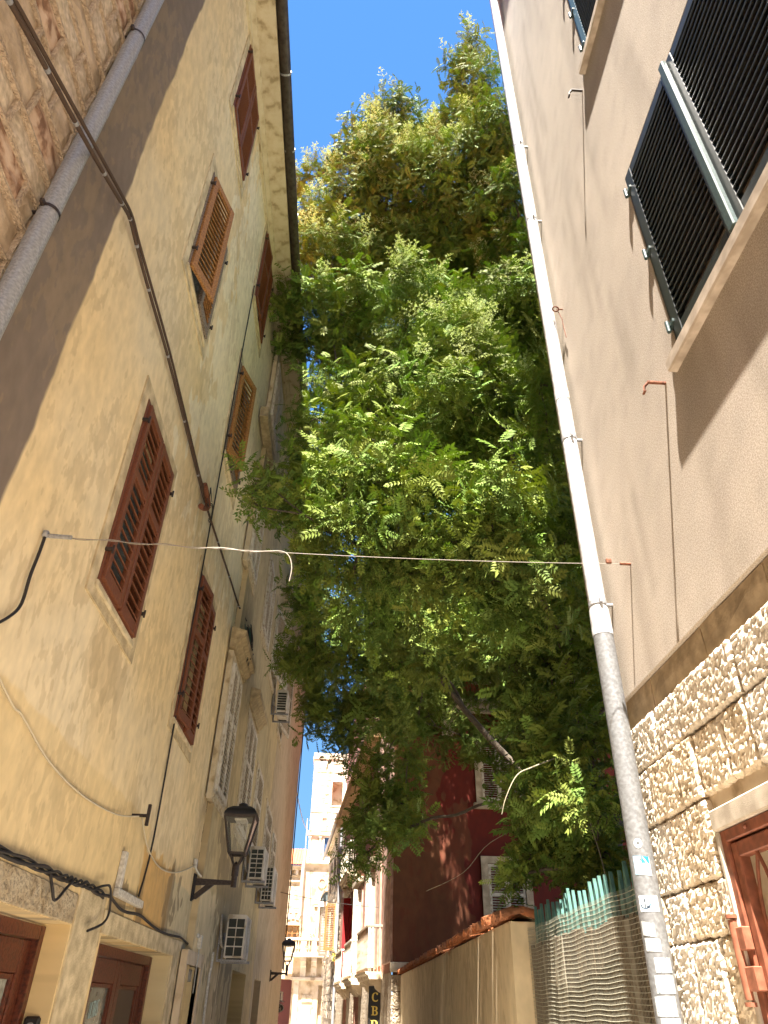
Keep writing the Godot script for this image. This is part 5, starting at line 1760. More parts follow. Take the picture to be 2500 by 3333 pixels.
func leaflet(b: MB, p: Vector3, along: Vector3, nrm: Vector3, l: float, w: float) -> void:
	l *= leaf_size; w *= leaf_size
	var side := along.cross(nrm).normalized()
	var up := side.cross(along).normalized()
	var tip := p + along * l - up * l * 0.12
	var m := p + along * l * 0.42
	var i := b.vert(p, up); b.vert(m + side * w * 0.5 + up * w * 0.16, (up - side * 0.35).normalized()); b.vert(tip, up); b.vert(m - side * w * 0.5 + up * w * 0.16, (up + side * 0.35).normalized())
	b.idx.append_array(PackedInt32Array([i, i + 2, i + 1, i, i + 3, i + 2]))

func frond(b: MB, p: Vector3, d: Vector3, up: Vector3, l: float, g: RandomNumberGenerator) -> void:
	var pairs := 6
	var side := d.cross(up).normalized()
	up = side.cross(d).normalized()
	var q := p
	for k in pairs:
		var t := float(k + 1) / pairs
		q = p + d * l * t - Vector3(0, 0.22 * l * t * t, 0)
		for s in [-1, 1]:
			var a: Vector3 = (side * s * 0.82 + d * 0.55 - Vector3(0, 0.12 + g.randf() * 0.25, 0)).normalized()
			leaflet(b, q, a, (up + Vector3(g.randf_range(-0.3, 0.3), 0, g.randf_range(-0.3, 0.3))).normalized(), 0.052 * (1.0 - 0.25 * abs(t - 0.5)), 0.022)
	leaflet(b, q, (d - Vector3(0, 0.3, 0)).normalized(), up, 0.054, 0.022)
	b.tube([p, p + d * l * 0.5 - Vector3(0, 0.055 * l, 0), q], 0.0014, 3, false)

# a shoot: a thin stem along +y with pinnate leaves round it
func shoot_mesh(seed_: int, n: int, l: float) -> Mesh:
	var g := RandomNumberGenerator.new()
	g.seed = seed_
	var b := MB.new()
	b.tube([Vector3.ZERO, Vector3(0.01, l * 0.5, 0.0), Vector3(-0.01, l, 0.01)], [0.005, 0.004, 0.002], 4, false)
	for k in n:
		var t := 0.22 + 0.78 * float(k) / (n - 1)
		var a := k * 2.4 + g.randf_range(-0.4, 0.4)
		var lift := lerpf(0.15, 1.1, t * t)
		var d := Vector3(cos(a), lift, sin(a)).normalized()
		frond(b, Vector3(0, l * t, 0), d, Vector3.UP, g.randf_range(0.15, 0.22), g)
	return b.mesh()

func blossom_mesh(seed_: int) -> Mesh:
	var g := RandomNumberGenerator.new()
	g.seed = seed_
	var b := MB.new()
	for k in 9:
		var y := 0.05 + 0.025 * k
		var a := k * 2.4
		var r := 0.11 * (1.0 - k / 11.0)
		var e := Vector3(cos(a) * r, y + 0.03, sin(a) * r)
		b.tube([Vector3(0, y, 0), e], 0.0012, 3, false)
		for i in 7:
			var c := Vector3(0, y, 0).lerp(e, 0.35 + 0.1 * i) + Vector3(g.randf_range(-0.016, 0.016), g.randf_range(-0.01, 0.02), g.randf_range(-0.016, 0.016))
			for j in 2:
				var v := Vector3(g.randfn(), g.randfn(), g.randfn()).normalized() * 0.0085
				var w := v.cross(Vector3(g.randfn(), g.randfn(), g.randfn())).normalized() * 0.006
				b.tri(c - v, c + w, c + v); b.tri(c - v, c + v, c - w)
	return b.mesh()

func basis_up(d: Vector3, roll: float, s: float) -> Basis:
	var y := d.normalized()
	var x := y.cross(Vector3(0.3, 0.2, 0.93)).normalized()
	var z := x.cross(y)
	return (Basis(y, roll) * Basis(x, y, z)).scaled(Vector3(s, s, s))

func scatter(called: String, mesh: Mesh, m: Material, xf: Array, cols: Array, parent: Node) -> MultiMeshInstance3D:
	var mm := MultiMesh.new()
	mm.transform_format = MultiMesh.TRANSFORM_3D
	mm.use_colors = true
	mm.mesh = mesh
	mm.instance_count = xf.size()
	for i in xf.size():
		mm.set_instance_transform(i, xf[i]); mm.set_instance_color(i, cols[i])
	var o := MultiMeshInstance3D.new()
	o.name = called
	o.multimesh = mm
	o.material_override = m
	parent.add_child(o, true)
	o.set_meta("kind", "stuff")
	return o

func tree() -> void:
	var t := thing("pagoda_tree", "tall leafy tree with cream blossom arching over the alley", "tree", Vector3(2.9, 0, -7.6))
	var base := Vector3(2.9, 0, -7.6)
	var g := RandomNumberGenerator.new()
	g.seed = 4242
	# skeleton: trunk and three limbs, then every clump joins the nearest wood below it
	var pos := []
	var par := []
	var add := func(path: Array, from: int) -> int:
		var p := from
		for q in path:
			pos.append(q); par.append(p); p = pos.size() - 1
		return p
	add.call([base, Vector3(2.85, 0.9, -7.6), Vector3(2.75, 1.8, -7.55), Vector3(2.62, 2.7, -7.45)], -1)
	var fork := 3
	add.call([Vector3(2.45, 3.9, -7.3), Vector3(2.25, 5.2, -7.2), Vector3(2.1, 6.6, -7.1), Vector3(1.9, 8.0, -7.0), Vector3(1.75, 9.4, -7.2), Vector3(1.55, 10.8, -7.5)], fork)
	add.call([Vector3(2.1, 3.6, -7.9), Vector3(1.4, 4.6, -8.3), Vector3(0.7, 5.8, -8.5), Vector3(0.2, 7.1, -8.4), Vector3(-0.1, 8.2, -8.1)], fork)
	add.call([Vector3(2.35, 4.4, -8.1), Vector3(1.8, 5.7, -8.8), Vector3(1.1, 6.3, -9.7), Vector3(0.4, 6.3, -10.5)], fork)
	add.call([Vector3(2.4, 3.5, -6.9), Vector3(2.1, 4.4, -6.4), Vector3(1.7, 5.3, -6.1), Vector3(1.1, 5.9, -5.9)], fork)
	add.call([Vector3(3.1, 3.8, -8.2), Vector3(3.6, 5.2, -9.2), Vector3(3.9, 7.0, -10.4), Vector3(4.1, 8.8, -11.6), Vector3(4.2, 10.4, -13.0)], fork)
	var clumps := CLUMPS.duplicate()
	# the rest of the crown, over the garden behind the ochre house
	for k in 80:
		var p := Vector3(g.randf_range(2.6, 7.5), g.randf_range(5.0, 14.5), g.randf_range(-17.5, -8.0))
		if p.y < 7.0 and p.z < -13.0: p.y += 3.0
		clumps.append([p.x, p.y, p.z, g.randf_range(0.6, 1.0), 0.3 if p.y > 11.0 else 0.0])
	# the far side of the crown
	for k in 46:
		var p := Vector3(g.randf_range(-0.6, 3.2), 0.0, g.randf_range(-11.5, -9.2))
		p.y = EYE - p.z * g.randf_range(0.72, 1.5)
		clumps.append([p.x, p.y, p.z, g.randf_range(0.7, 1.0), 0.2])
	for k in 45:
		var p := Vector3(g.randf_range(2.7, 7.0), g.randf_range(7.8, 14.0), g.randf_range(-19.0, -15.0))
		clumps.append([p.x, p.y, p.z, g.randf_range(0.7, 1.0), 0.0])
	for k in 22:
		var p := Vector3(g.randf_range(0.9, 2.1), g.randf_range(7.0, 12.0), g.randf_range(-18.5, -14.0))
		clumps.append([p.x, p.y, p.z, g.randf_range(0.5, 0.75), 0.0])
	var order := range(clumps.size())
	order.sort_custom(func(a, b): return Vector3(clumps[a][0], clumps[a][1], clumps[a][2]).distance_to(base) < Vector3(clumps[b][0], clumps[b][1], clumps[b][2]).distance_to(base))
	var weight := []
	for i in order:
		var c = clumps[i]
		var p := Vector3(c[0], c[1], c[2])
		var best := -1
		var cost := 1e9
		for k in range(2, pos.size()):
			var q: Vector3 = pos[k]
			var e: float = p.distance_to(q) + 1.1 * max(0.0, q.y - p.y + 0.2)
			if e < cost:
				cost = e; best = k
		var q0: Vector3 = pos[best]
		var d := p - q0
		var path := []
		var steps := int(clamp(d.length() / 0.35, 2, 6))
		var bow := Vector3(g.randfn(), 0.6, g.randfn()) * d.length() * 0.08
		for s in range(1, steps + 1):
			var f := float(s) / steps
			path.append(q0 + d * f + bow * sin(PI * f) + Vector3(g.randfn(), g.randfn(), g.randfn()) * 0.02)
		add.call(path, best)
	for k in pos.size(): weight.append(0.0)
	for k in range(pos.size() - 1, 0, -1):
		if weight[k] == 0.0: weight[k] = 1.0
		weight[par[k]] += weight[k]
	# draw the wood: one chain after another
	var kids := {}
	for k in range(1, pos.size()):
		if not kids.has(par[k]): kids[par[k]] = []
		kids[par[k]].append(k)
	var rad := func(k: int) -> float: return 0.008 * pow(max(weight[k], 1.0), 0.47) + 0.001
	var trunk := MB.new()
	var wood := MB.new()
	var stack := [[0, -1]]
	while stack:
		var e = stack.pop_back()
		var chain := []
		var rs := []
		if e[1] >= 0:
			chain.append(pos[e[1]] - base); rs.append(min(rad.call(e[0]) * 1.1, rad.call(e[1])))
		var k: int = e[0]
		while true:
			chain.append(pos[k] - base); rs.append(rad.call(k))
			if not kids.has(k): break
			var ch: Array = kids[k]
			var big: int = ch[0]
			for q in ch:
				if weight[q] > weight[big]: big = q
			for q in ch:
				if q != big: stack.append([q, k])
			k = big
		if chain.size() > 1:
			var b: MB = trunk if e[1] < 0 else wood
			var fine := smooth_path(chain, 3)
			var fr := []
			for i in fine.size(): fr.append(lerpf(rs[i / 3], rs[min(i / 3 + 1, rs.size() - 1)], (i % 3) / 3.0))
			b.tube(fine, fr, 10 if e[1] < 0 else 6)
	part("trunk", trunk, M.bark, t)
	var bo := part("branches", wood, M.bark, t)
	bo.set_meta("kind", "stuff")
	# leaves
	var lm := StandardMaterial3D.new()
	lm.albedo_color = lin(0.132, 0.190, 0.040)
	lm.vertex_color_use_as_albedo = true
	lm.roughness = 0.6
	lm.metallic_specular = 0.18
	lm.cull_mode = BaseMaterial3D.CULL_DISABLED
	lm.backlight_enabled = true
	lm.backlight = Color(0.38, 0.42, 0.07)
	M.leaf = lm
	var fm := StandardMaterial3D.new()
	fm.albedo_color = lin(0.54, 0.63, 0.29)
	fm.vertex_color_use_as_albedo = true
	fm.roughness = 0.8
	fm.cull_mode = BaseMaterial3D.CULL_DISABLED
	fm.backlight_enabled = true
	fm.backlight = Color(0.5, 0.5, 0.3)
	M.blossom = fm
	var kinds := []
	for k in 4:
		leaf_size = [0.8, 0.95, 1.1, 1.32][k]
		kinds.append(shoot_mesh(900 + k, 7 + k % 3, 0.24 + 0.05 * k))
	T.shoots = kinds
	var xf := [[], [], [], []]
	var cl := [[], [], [], []]
	var fx := []
	var fc := []
	var twigs := MB.new()
	for ci in clumps.size():
		var c = clumps[ci]
		var p := Vector3(c[0], c[1], c[2])
		var r: float = c[3]
		var n := int((54.0 if c[1] > 7.0 else 66.0) * pow(r / 0.5, 2.0)) + 3
		if ci >= CLUMPS.size(): n = int(n * 0.7)
		var tone := g.randf_range(0.85, 1.15)
		for i in n:
			var d := Vector3(g.randfn(), g.randfn(), g.randfn()).normalized()
			var f := pow(g.randf(), 0.45)
			var off := Vector3(d.x, d.y * 0.8, d.z) * r * f
			var q := p + off - base
			var dir := (d * 0.8 + Vector3(0, 0.55, 0) + Vector3(g.randfn(), g.randfn(), g.randfn()) * 0.25).normalized()
			if g.randf() < 0.25: dir = (d + Vector3(0, -0.35, 0)).normalized()
			var s := g.randf_range(0.65, 1.3)
			var kk := g.randi() % 4
			xf[kk].append(Transform3D(basis_up(dir, g.randf() * TAU, s), q - dir * 0.15))
			var y := g.randf()
			var m := tone * g.randf_range(0.85, 1.15)
			cl[kk].append(Color(m * lerpf(0.85, 1.25, y), m, m * lerpf(0.8, 1.1, g.randf())))
			if i % 3 == 0:
				twigs.tube([p - base + off * 0.1, p - base + off * 0.6 + Vector3(0, -0.02, 0), q - dir * 0.12], [0.006, 0.0045, 0.003], 4, false)
			if g.randf() < c[4] * 0.75 and f > 0.55 and d.y > -0.05:
				for j in 4:
					var bd := (dir + Vector3(0, 0.8, 0) + Vector3(g.randfn(), g.randfn(), g.randfn()) * 0.3).normalized()
					fx.append(Transform3D(basis_up(bd, g.randf() * TAU, g.randf_range(0.8, 1.35)), q + dir * 0.1 + Vector3(g.randfn(), g.randfn(), g.randfn()) * 0.07))
					var v := g.randf_range(0.8, 1.1)
					fc.append(Color(v, v * g.randf_range(0.94, 1.02), v * g.randf_range(0.75, 1.1)))
	var tw := part("twigs", twigs, M.bark, t)
	tw.set_meta("kind", "stuff")
	for k in 4: scatter("foliage", kinds[k], lm, xf[k], cl[k], t)
	scatter("blossom", blossom_mesh(77), fm, fx, fc, t)
	# bare dry shoots that hang out of the crown
	var bare := MB.new()
	for q in [[Vector3(1.18, 2.86, -5.6), Vector3(1.22, 2.98, -5.6), Vector3(1.33, 3.16, -5.65), Vector3(1.50, 3.27, -5.8), Vector3(1.9, 3.5, -6.2)], [Vector3(0.97, 2.75, -9.0), Vector3(1.4, 2.95, -9.0), Vector3(1.74, 3.28, -9.0), Vector3(2.26, 3.45, -8.6), Vector3(2.55, 3.2, -7.9)], [Vector3(2.0, 2.3, -5.9), Vector3(2.03, 2.6, -6.0), Vector3(2.0, 3.0, -6.1), Vector3(2.05, 3.5, -6.3)]]:
		var pts := []
		for p in smooth_path(q, 5): pts.append(p - base)
		var rs := []
		for i in pts.size(): rs.append(lerpf(0.0025, 0.0065, float(i) / pts.size()))
		bare.tube(pts, rs, 6)
	part("bare_shoots", bare, mat(0.34, 0.30, 0.20, 0.9, T.fine, 3.0), t).set_meta("kind", "stuff")
	# creeper along the gutter of the second house
	var v := thing("creeper", "dark green creeper hanging along the gutter of the second house", "creeper", Vector3(-1.3, 0, -17))
	var vx := []
	var vc := []
	var vs := MB.new()
	for i in 1100:
		var z := g.randf_range(-8.0, 5.0)
		if z > 2.0 and g.randf() < 0.6: continue
		var hang := pow(g.randf(), 1.6) * (2.4 if z < -1.0 else 1.0)
		var d := Vector3(g.randf_range(0.2, 1.0), g.randf_range(-0.9, 0.6), g.randf_range(-0.5, 0.9)).normalized()
		vx.append(Transform3D(basis_up(d, g.randf() * TAU, g.randf_range(0.6, 1.0)), Vector3(g.randf_range(-0.25, 0.22), 12.05 - hang, z)))
		var m := g.randf_range(0.6, 0.95)
		vc.append(Color(m * 0.8, m, m))
	for i in 16:
		var z := g.randf_range(-8.0, 4.0)
		vs.tube([Vector3(-0.05, 12.0, z), Vector3(0.05, 11.3, z + 0.1), Vector3(0.0, 10.2, z + 0.05)], 0.006, 4)
	part("stems", vs, M.bark, v).set_meta("kind", "stuff")
	scatter("foliage", kinds[1], lm, vx, vc, v)

# ---------------------------------------------------------------- cables, lamps and boxes
func L(x: float, y: float, z: float) -> Vector3: return Vector3(x, EYE + y, z)

func cables() -> void:
	drainpipe_left()
	# twin conduits that run up across the drainpipe
	var c1 := MB.new()
	var p1 := [L(-1.52, 3.10, -0.9), L(-1.52, 3.33, -1.26), L(-1.52, 3.49, -1.59), L(-1.52, 3.635, -1.90), L(-1.53, 3.84, -2.28), L(-1.57, 4.09, -2.62), L(-1.63, 4.32, -2.88), L(-1.65, 4.37, -3.12), L(-1.65, 4.38, -3.5), L(-1.65, 4.42, -4.2), L(-1.65, 4.42, -5.0), L(-1.65, 4.41, -5.8), L(-1.65, 4.42, -6.3), L(-1.65, 4.50, -7.2), L(-1.65, 4.60, -8.2), L(-1.645, 4.68, -9.2), L(-1.60, 4.72, -9.75)]
	c1.tube(smooth_path(p1, 5), 0.0125, 7)
	var o1 := solo("conduit", c1, M.cablebrown, "thick brown paint flaked cable sweeping across the yellow wall", "cable")
	var c2 := MB.new()
	var p2 := []
	for i in 13: p2.append(p1[i] + Vector3(0.008, 0.042 - 0.010 * sin(i * 1.3), 0.0))
	c2.tube(smooth_path(p2, 5), 0.0105, 7)
	solo("conduit", c2, M.cablebrown, "thinner brown cable running just above the thick flaked one", "cable")
	for i in range(1, 16):
		var tp: Array = smooth_path([p1[i - 1], p1[i]], 1)
		if i % 1 == 0:
			var k := MB.new()
			var d: Vector3 = (p1[i] - p1[i - 1]).normalized()
			k.tube([p1[i] - d * 0.012, p1[i] + d * 0.012], 0.0145, 8)
			put("cable_clip", k.mesh(), M.zinc, o1)
	# splice where the thinner cable ends
	var js := thing("cable_splice", "dark taped cable splice with loose wire ends on the yellow wall", "cable splice", L(-1.65, 4.42, -6.3))
	var jb := MB.new()
	jb.tube(smooth_path([Vector3(0.02, 0.06, 0.25), Vector3(0.03, 0.02, 0.1), Vector3(0.03, -0.04, -0.02), Vector3(0.02, -0.13, 0.08), Vector3(0.02, -0.20, 0.22)], 4), 0.03, 8)
	part("tape", jb, M.rusty, js)
	var jw := MB.new()
	for i in 7:
		var a := rng.randf() * TAU
		jw.tube(smooth_path([Vector3(0.03, 0, 0), Vector3(0.06, 0.1 * sin(a), 0.1 * cos(a)), Vector3(0.04, 0.2 * sin(a + 0.7), -0.05 + 0.16 * cos(a + 0.6)), Vector3(0.03, 0.12 * sin(a + 1.4), -0.15)], 4), 0.004, 5)
	part("loose_wires", jw, M.cable, js)
	# thin black cable dropping down the wall
	var vb := MB.new()
	vb.tube(smooth_path([L(-1.655, 8.5, -6.62), L(-1.66, 6.5, -6.68), L(-1.66, 4.5, -6.74), L(-1.66, 2.5, -6.80), L(-1.66, 1.2, -6.86), L(-1.66, 0.72, -6.72)], 4), 0.0085, 6)
	solo("drop_cable", vb, M.cable, "thin black cable hanging straight down the yellow wall", "cable")
	# bundle over the doors
	var bd := thing("cable_bundle", "twisted bundle of black cables over the doors, lower left", "cable", L(-1.65, 0, -5))
	var bl := []
	for q in [[0.585, 2.0], [0.595, 0.8], [0.605, 0.2], [0.612, -0.05], [0.623, -0.39], [0.60, -1.0], [0.578, -1.9], [0.555, -3.6], [0.552, -4.8]]: bl.append(Vector3(0.0, q[0], q[1]))
	for s in 3:
		var k := MB.new()
		var pts := []
		var sm := smooth_path(bl, 10)
		for i in sm.size():
			if s > 0 and sm[i].z < -0.75: break
			pts.append(sm[i] + Vector3(0.010 * cos(i * 0.55 + s * 2.1), 0.016 * sin(i * 0.55 + s * 2.1), 0))
		k.tube(pts, 0.011 if s == 0 else 0.008, 6)
		part("strand", k, M.cable, bd)
	for q in [[Vector3(0.0, 0.611, 0.44), Vector3(0.03, 0.52, 0.41), Vector3(0.03, 0.47, 0.32), Vector3(0.03, 0.55, 0.18), Vector3(0.02, 0.61, 0.05)], [Vector3(0.0, 0.62, -0.45), Vector3(0.02, 0.66, -0.60), Vector3(0.03, 0.661, -0.723), Vector3(0.03, 0.533, -0.816), Vector3(0.03, 0.446, -0.73), Vector3(0.02, 0.378, -0.445)]]:
		var k := MB.new()
		k.tube(smooth_path(q, 6), 0.0085, 6)
		part("loop", k, M.cable, bd)
	# white trunking
	var tr := thing("cable_trunking", "short white plastic cable trunking turned in an angle beside the black cables", "trunking", L(-1.68, 0, -6.05), PI / 2)
	var ta := MB.new()
	ta.cspan(Vector3(-0.02, 0.70, 0.0), Vector3(0.05, 0.95, 0.04), 0.005)
	part("upright", ta, M.plastic, tr)
	var tb := MB.new()
	tb.cspan(Vector3(-0.03, 0.645, 0.0), Vector3(0.78, 0.70, 0.045), 0.005)
	part("run", tb, M.plastic, tr)
	# small iron bracket with the thin white wires
	var br := thing("wire_bracket", "small dark iron T bracket holding a thin white wire", "bracket", L(-1.68, 1.22, -6.1), PI / 2)
	var bb := MB.new()
	bb.cspan(Vector3(-0.01, -0.012, -0.02), Vector3(0.01, 0.012, 0.13), 0.003)
	part("arm", bb, M.brownmetal, br)
	var bc := MB.new()
	bc.cspan(Vector3(-0.014, -0.075, 0.115), Vector3(0.014, 0.085, 0.14), 0.003)
	part("crosspiece", bc, M.brownmetal, br)
	var wa := MB.new()
	wa.tube(smooth_path([L(-1.66, 1.62, -2.0), L(-1.66, 1.227, -3.38), L(-1.66, 1.187, -3.66), L(-1.66, 1.096, -4.16), L(-1.66, 1.071, -4.83), L(-1.66, 1.126, -5.62), L(-1.62, 1.21, -6.08)], 6), 0.006, 5)
	solo("white_wire", wa, mat(0.52, 0.45, 0.32, 0.6), "thin cream wire drooping along the lower yellow wall to the bracket", "wire")
	var wb := MB.new()
	wb.tube(smooth_path([L(-1.60, 1.2, -6.12), L(-1.65, 1.08, -6.68), L(-1.66, 1.02, -7.3), L(-1.66, 1.069, -7.95), L(-1.65, 1.2, -8.6), L(-1.65, 1.3, -8.98)], 6), 0.007, 5)
	solo("white_wire", wb, mat(0.52, 0.45, 0.32, 0.6), "thin cream wire drooping from the bracket to the near street lamp", "wire")
	# line across the alley
	var A := L(-1.66, 2.03, -3.27)
	var B := L(1.48, 2.02, -3.27)
	var ln := thing("alley_line", "pale wire stretched straight across the alley from wall to wall", "wire", A)
	var l1 := MB.new()
	var pts := []
	for p in sag(A, B, 0.035, 24): pts.append(p - A)
	l1.tube(pts, 0.0017, 5)
	part("wire", l1, mat(0.30, 0.26, 0.22, 0.6), ln)
	var l2 := MB.new()
	var q2 := []
	for i in 15:
		var f := i / 14.0 * 0.40
		q2.append(pts[0].lerp(pts[24], f) - Vector3(0, 0.035 * 4.0 * f * (1.0 - f), 0) + Vector3(0, 0.007 * sin(i * 1.9), 0.007 * cos(i * 1.9)))
	q2.append(q2[-1] + Vector3(0.045, -0.03, 0)); q2.append(q2[-1] + Vector3(0.02, -0.07, 0.0)); q2.append(q2[-1] + Vector3(-0.005, -0.08, 0))
	l2.tube(smooth_path(q2, 3), 0.003, 6)
	part("wrapped_cable", l2, mat(0.36, 0.32, 0.26, 0.5, T.fine, 3.0), ln)
	var l3 := MB.new()
	l3.tube([Vector3(0.02, 0, 0), Vector3(0.14, -0.004, 0)], 0.012, 6)
	l3.cbox(Vector3(0.0, 0.01, 0), Vector3(0.03, 0.04, 0.03), 0.006)
	part("strain_clamp", l3, M.zinc, ln)
	var l4 := MB.new()
	l4.tube([Vector3(3.1, -0.01, 0), Vector3(3.16, -0.01, 0)], 0.008, 6)
	l4.cbox(Vector3(3.04, 0.002, 0.0), Vector3(0.03, 0.03, 0.02), 0.004)
	part("wall_eye", l4, M.rusty, ln)
	var l5 := MB.new()
	l5.tube(smooth_path([Vector3(0.0, 0, 0), Vector3(0.0, -0.10, 0.0), Vector3(0.0, -0.25, 0.01), Vector3(0.0, -0.40, 0.0), Vector3(0.0, -0.50, 0.06), Vector3(0.0, -0.62, 0.2), Vector3(0.0, -0.8, 0.5)], 5), 0.0085, 6)
	part("tail_cable", l5, M.cable, ln)
	# service cables tangled at the hood moulding
	var tg := thing("wire_tangle", "tangle of green and black wires above the first white shutter", "wires", L(-1.6, 4.45, -9.75))
	for k in 2:
		var tb2 := MB.new()
		for i in 9:
			var a := Vector3(rng.randf_range(0, 0.1), 0.15, rng.randf_range(-0.1, 0.15))
			tb2.tube(smooth_path([a, a + Vector3(0.03, -0.2, rng.randf_range(-0.15, 0.1)), a + Vector3(rng.randf_range(0, 0.08), -0.35 - rng.randf() * 0.2, rng.randf_range(-0.2, 0.1)), a + Vector3(0.05, -0.3, rng.randf_range(-0.3, 0.1))], 4), 0.006, 5)
		part("loops", tb2, M.cable if k == 0 else mat(0.02, 0.07, 0.05, 0.6), tg)
	# far wires against the sky
	var fw := MB.new()
	fw.tube(sag(Vector3(-1.95, 8.9, -26.0), Vector3(-2.2, 11.0, -49.7), 0.6, 14), 0.02, 5)
	solo("far_wire", fw, M.wire, "pale wire hanging against blue sky between end house and palace tower", "wire")
	var fw2 := MB.new()
	fw2.tube(sag(Vector3(-1.60, 4.15, -21.5), Vector3(1.10, 3.95, -22.4), 0.05, 14), 0.007, 5)
	solo("far_wire", fw2, M.cable, "thin dark wire across the alley in front of the far balconies", "wire")
	var fw3 := MB.new()
	fw3.tube([Vector3(-1.56, 9.6, -24.8), Vector3(-1.56, 6.0, -24.8), Vector3(-1.56, 2.5, -24.85)], 0.02, 6)
	solo("drop_cable", fw3, M.cable, "black cable running down the far corner of the second house", "cable")
	lamps()
	ac_units()
	# bell on the wall of the second house
	var bx := thing("junction_box", "small white junction box on the wall beside the oval door", "box", Vector3(LX2, 0, -9.55), PI / 2)
	var b1 := MB.new()
	b1.cspan(Vector3(0, 2.17, 0.0), Vector3(0.06, 2.30, 0.05), 0.006)
	part("case", b1, M.plastic, bx)
	var b2 := MB.new()
	b2.cspan(Vector3(-0.10, 2.27, 0.0), Vector3(-0.002, 2.31, 0.02), 0.004)
	b2.tube([Vector3(0.03, 2.17, 0.03), Vector3(0.03, 1.75, 0.03)], 0.006, 6)
	part("conduit", b2, M.plastic, bx)
	# key safe on the door reveal
	var ks := thing("key_safe", "small black and grey key safe in the reveal of the left door", "key safe", Vector3(-1.765, 1.53, -5.245))
	var k1 := MB.new()
	k1.cspan(Vector3(-0.045, -0.09, 0.0), Vector3(0.045, 0.045, 0.04), 0.012)
	part("case", k1, M.iron, ks)
	var ring := []
	for i in 21:
		var a := TAU * i / 20.0
		ring.append(Vector3(cos(a) * 0.026, -0.02 + sin(a) * 0.032, 0.042))
	var k2 := MB.new()
	k2.tube(ring, 0.005, 6, false)
	part("rim", k2, M.zinc, ks)

func drainpipe_left() -> void:
	var t := thing("drainpipe", "galvanised grey drainpipe running up the dark cement strip, upper left", "pipe", Vector3(LX + 0.075, 0, -2.13))
	var b := MB.new()
	b.tube([Vector3(0, 0, 0), Vector3(0, 5, 0), Vector3(0, 11.7, 0)], 0.05, 24)
	part("pipe", b, M.zinc, t)
	for y in [3.2, 4.85, 6.84]:
		var k := MB.new()
		k.tube([Vector3(0, y - 0.012, 0), Vector3(0, y + 0.012, 0)], 0.053, 20, false)
		k.cspan(Vector3(-0.09, y - 0.008, -0.008), Vector3(-0.045, y + 0.008, 0.008), 0.002)
		k.cspan(Vector3(-0.02, y - 0.015, 0.045), Vector3(0.0, y + 0.015, 0.075), 0.003)
		part("clamp", k, M.brownmetal, t)
	for y in [5.18, 5.88, 6.64]:
		var k := MB.new()
		k.tube([Vector3(0, y - 0.06, 0), Vector3(0, y, 0), Vector3(0, y + 0.003, 0)], [0.051, 0.0525, 0.05], 24)
		part("pipe_socket", k, M.zinc, t)

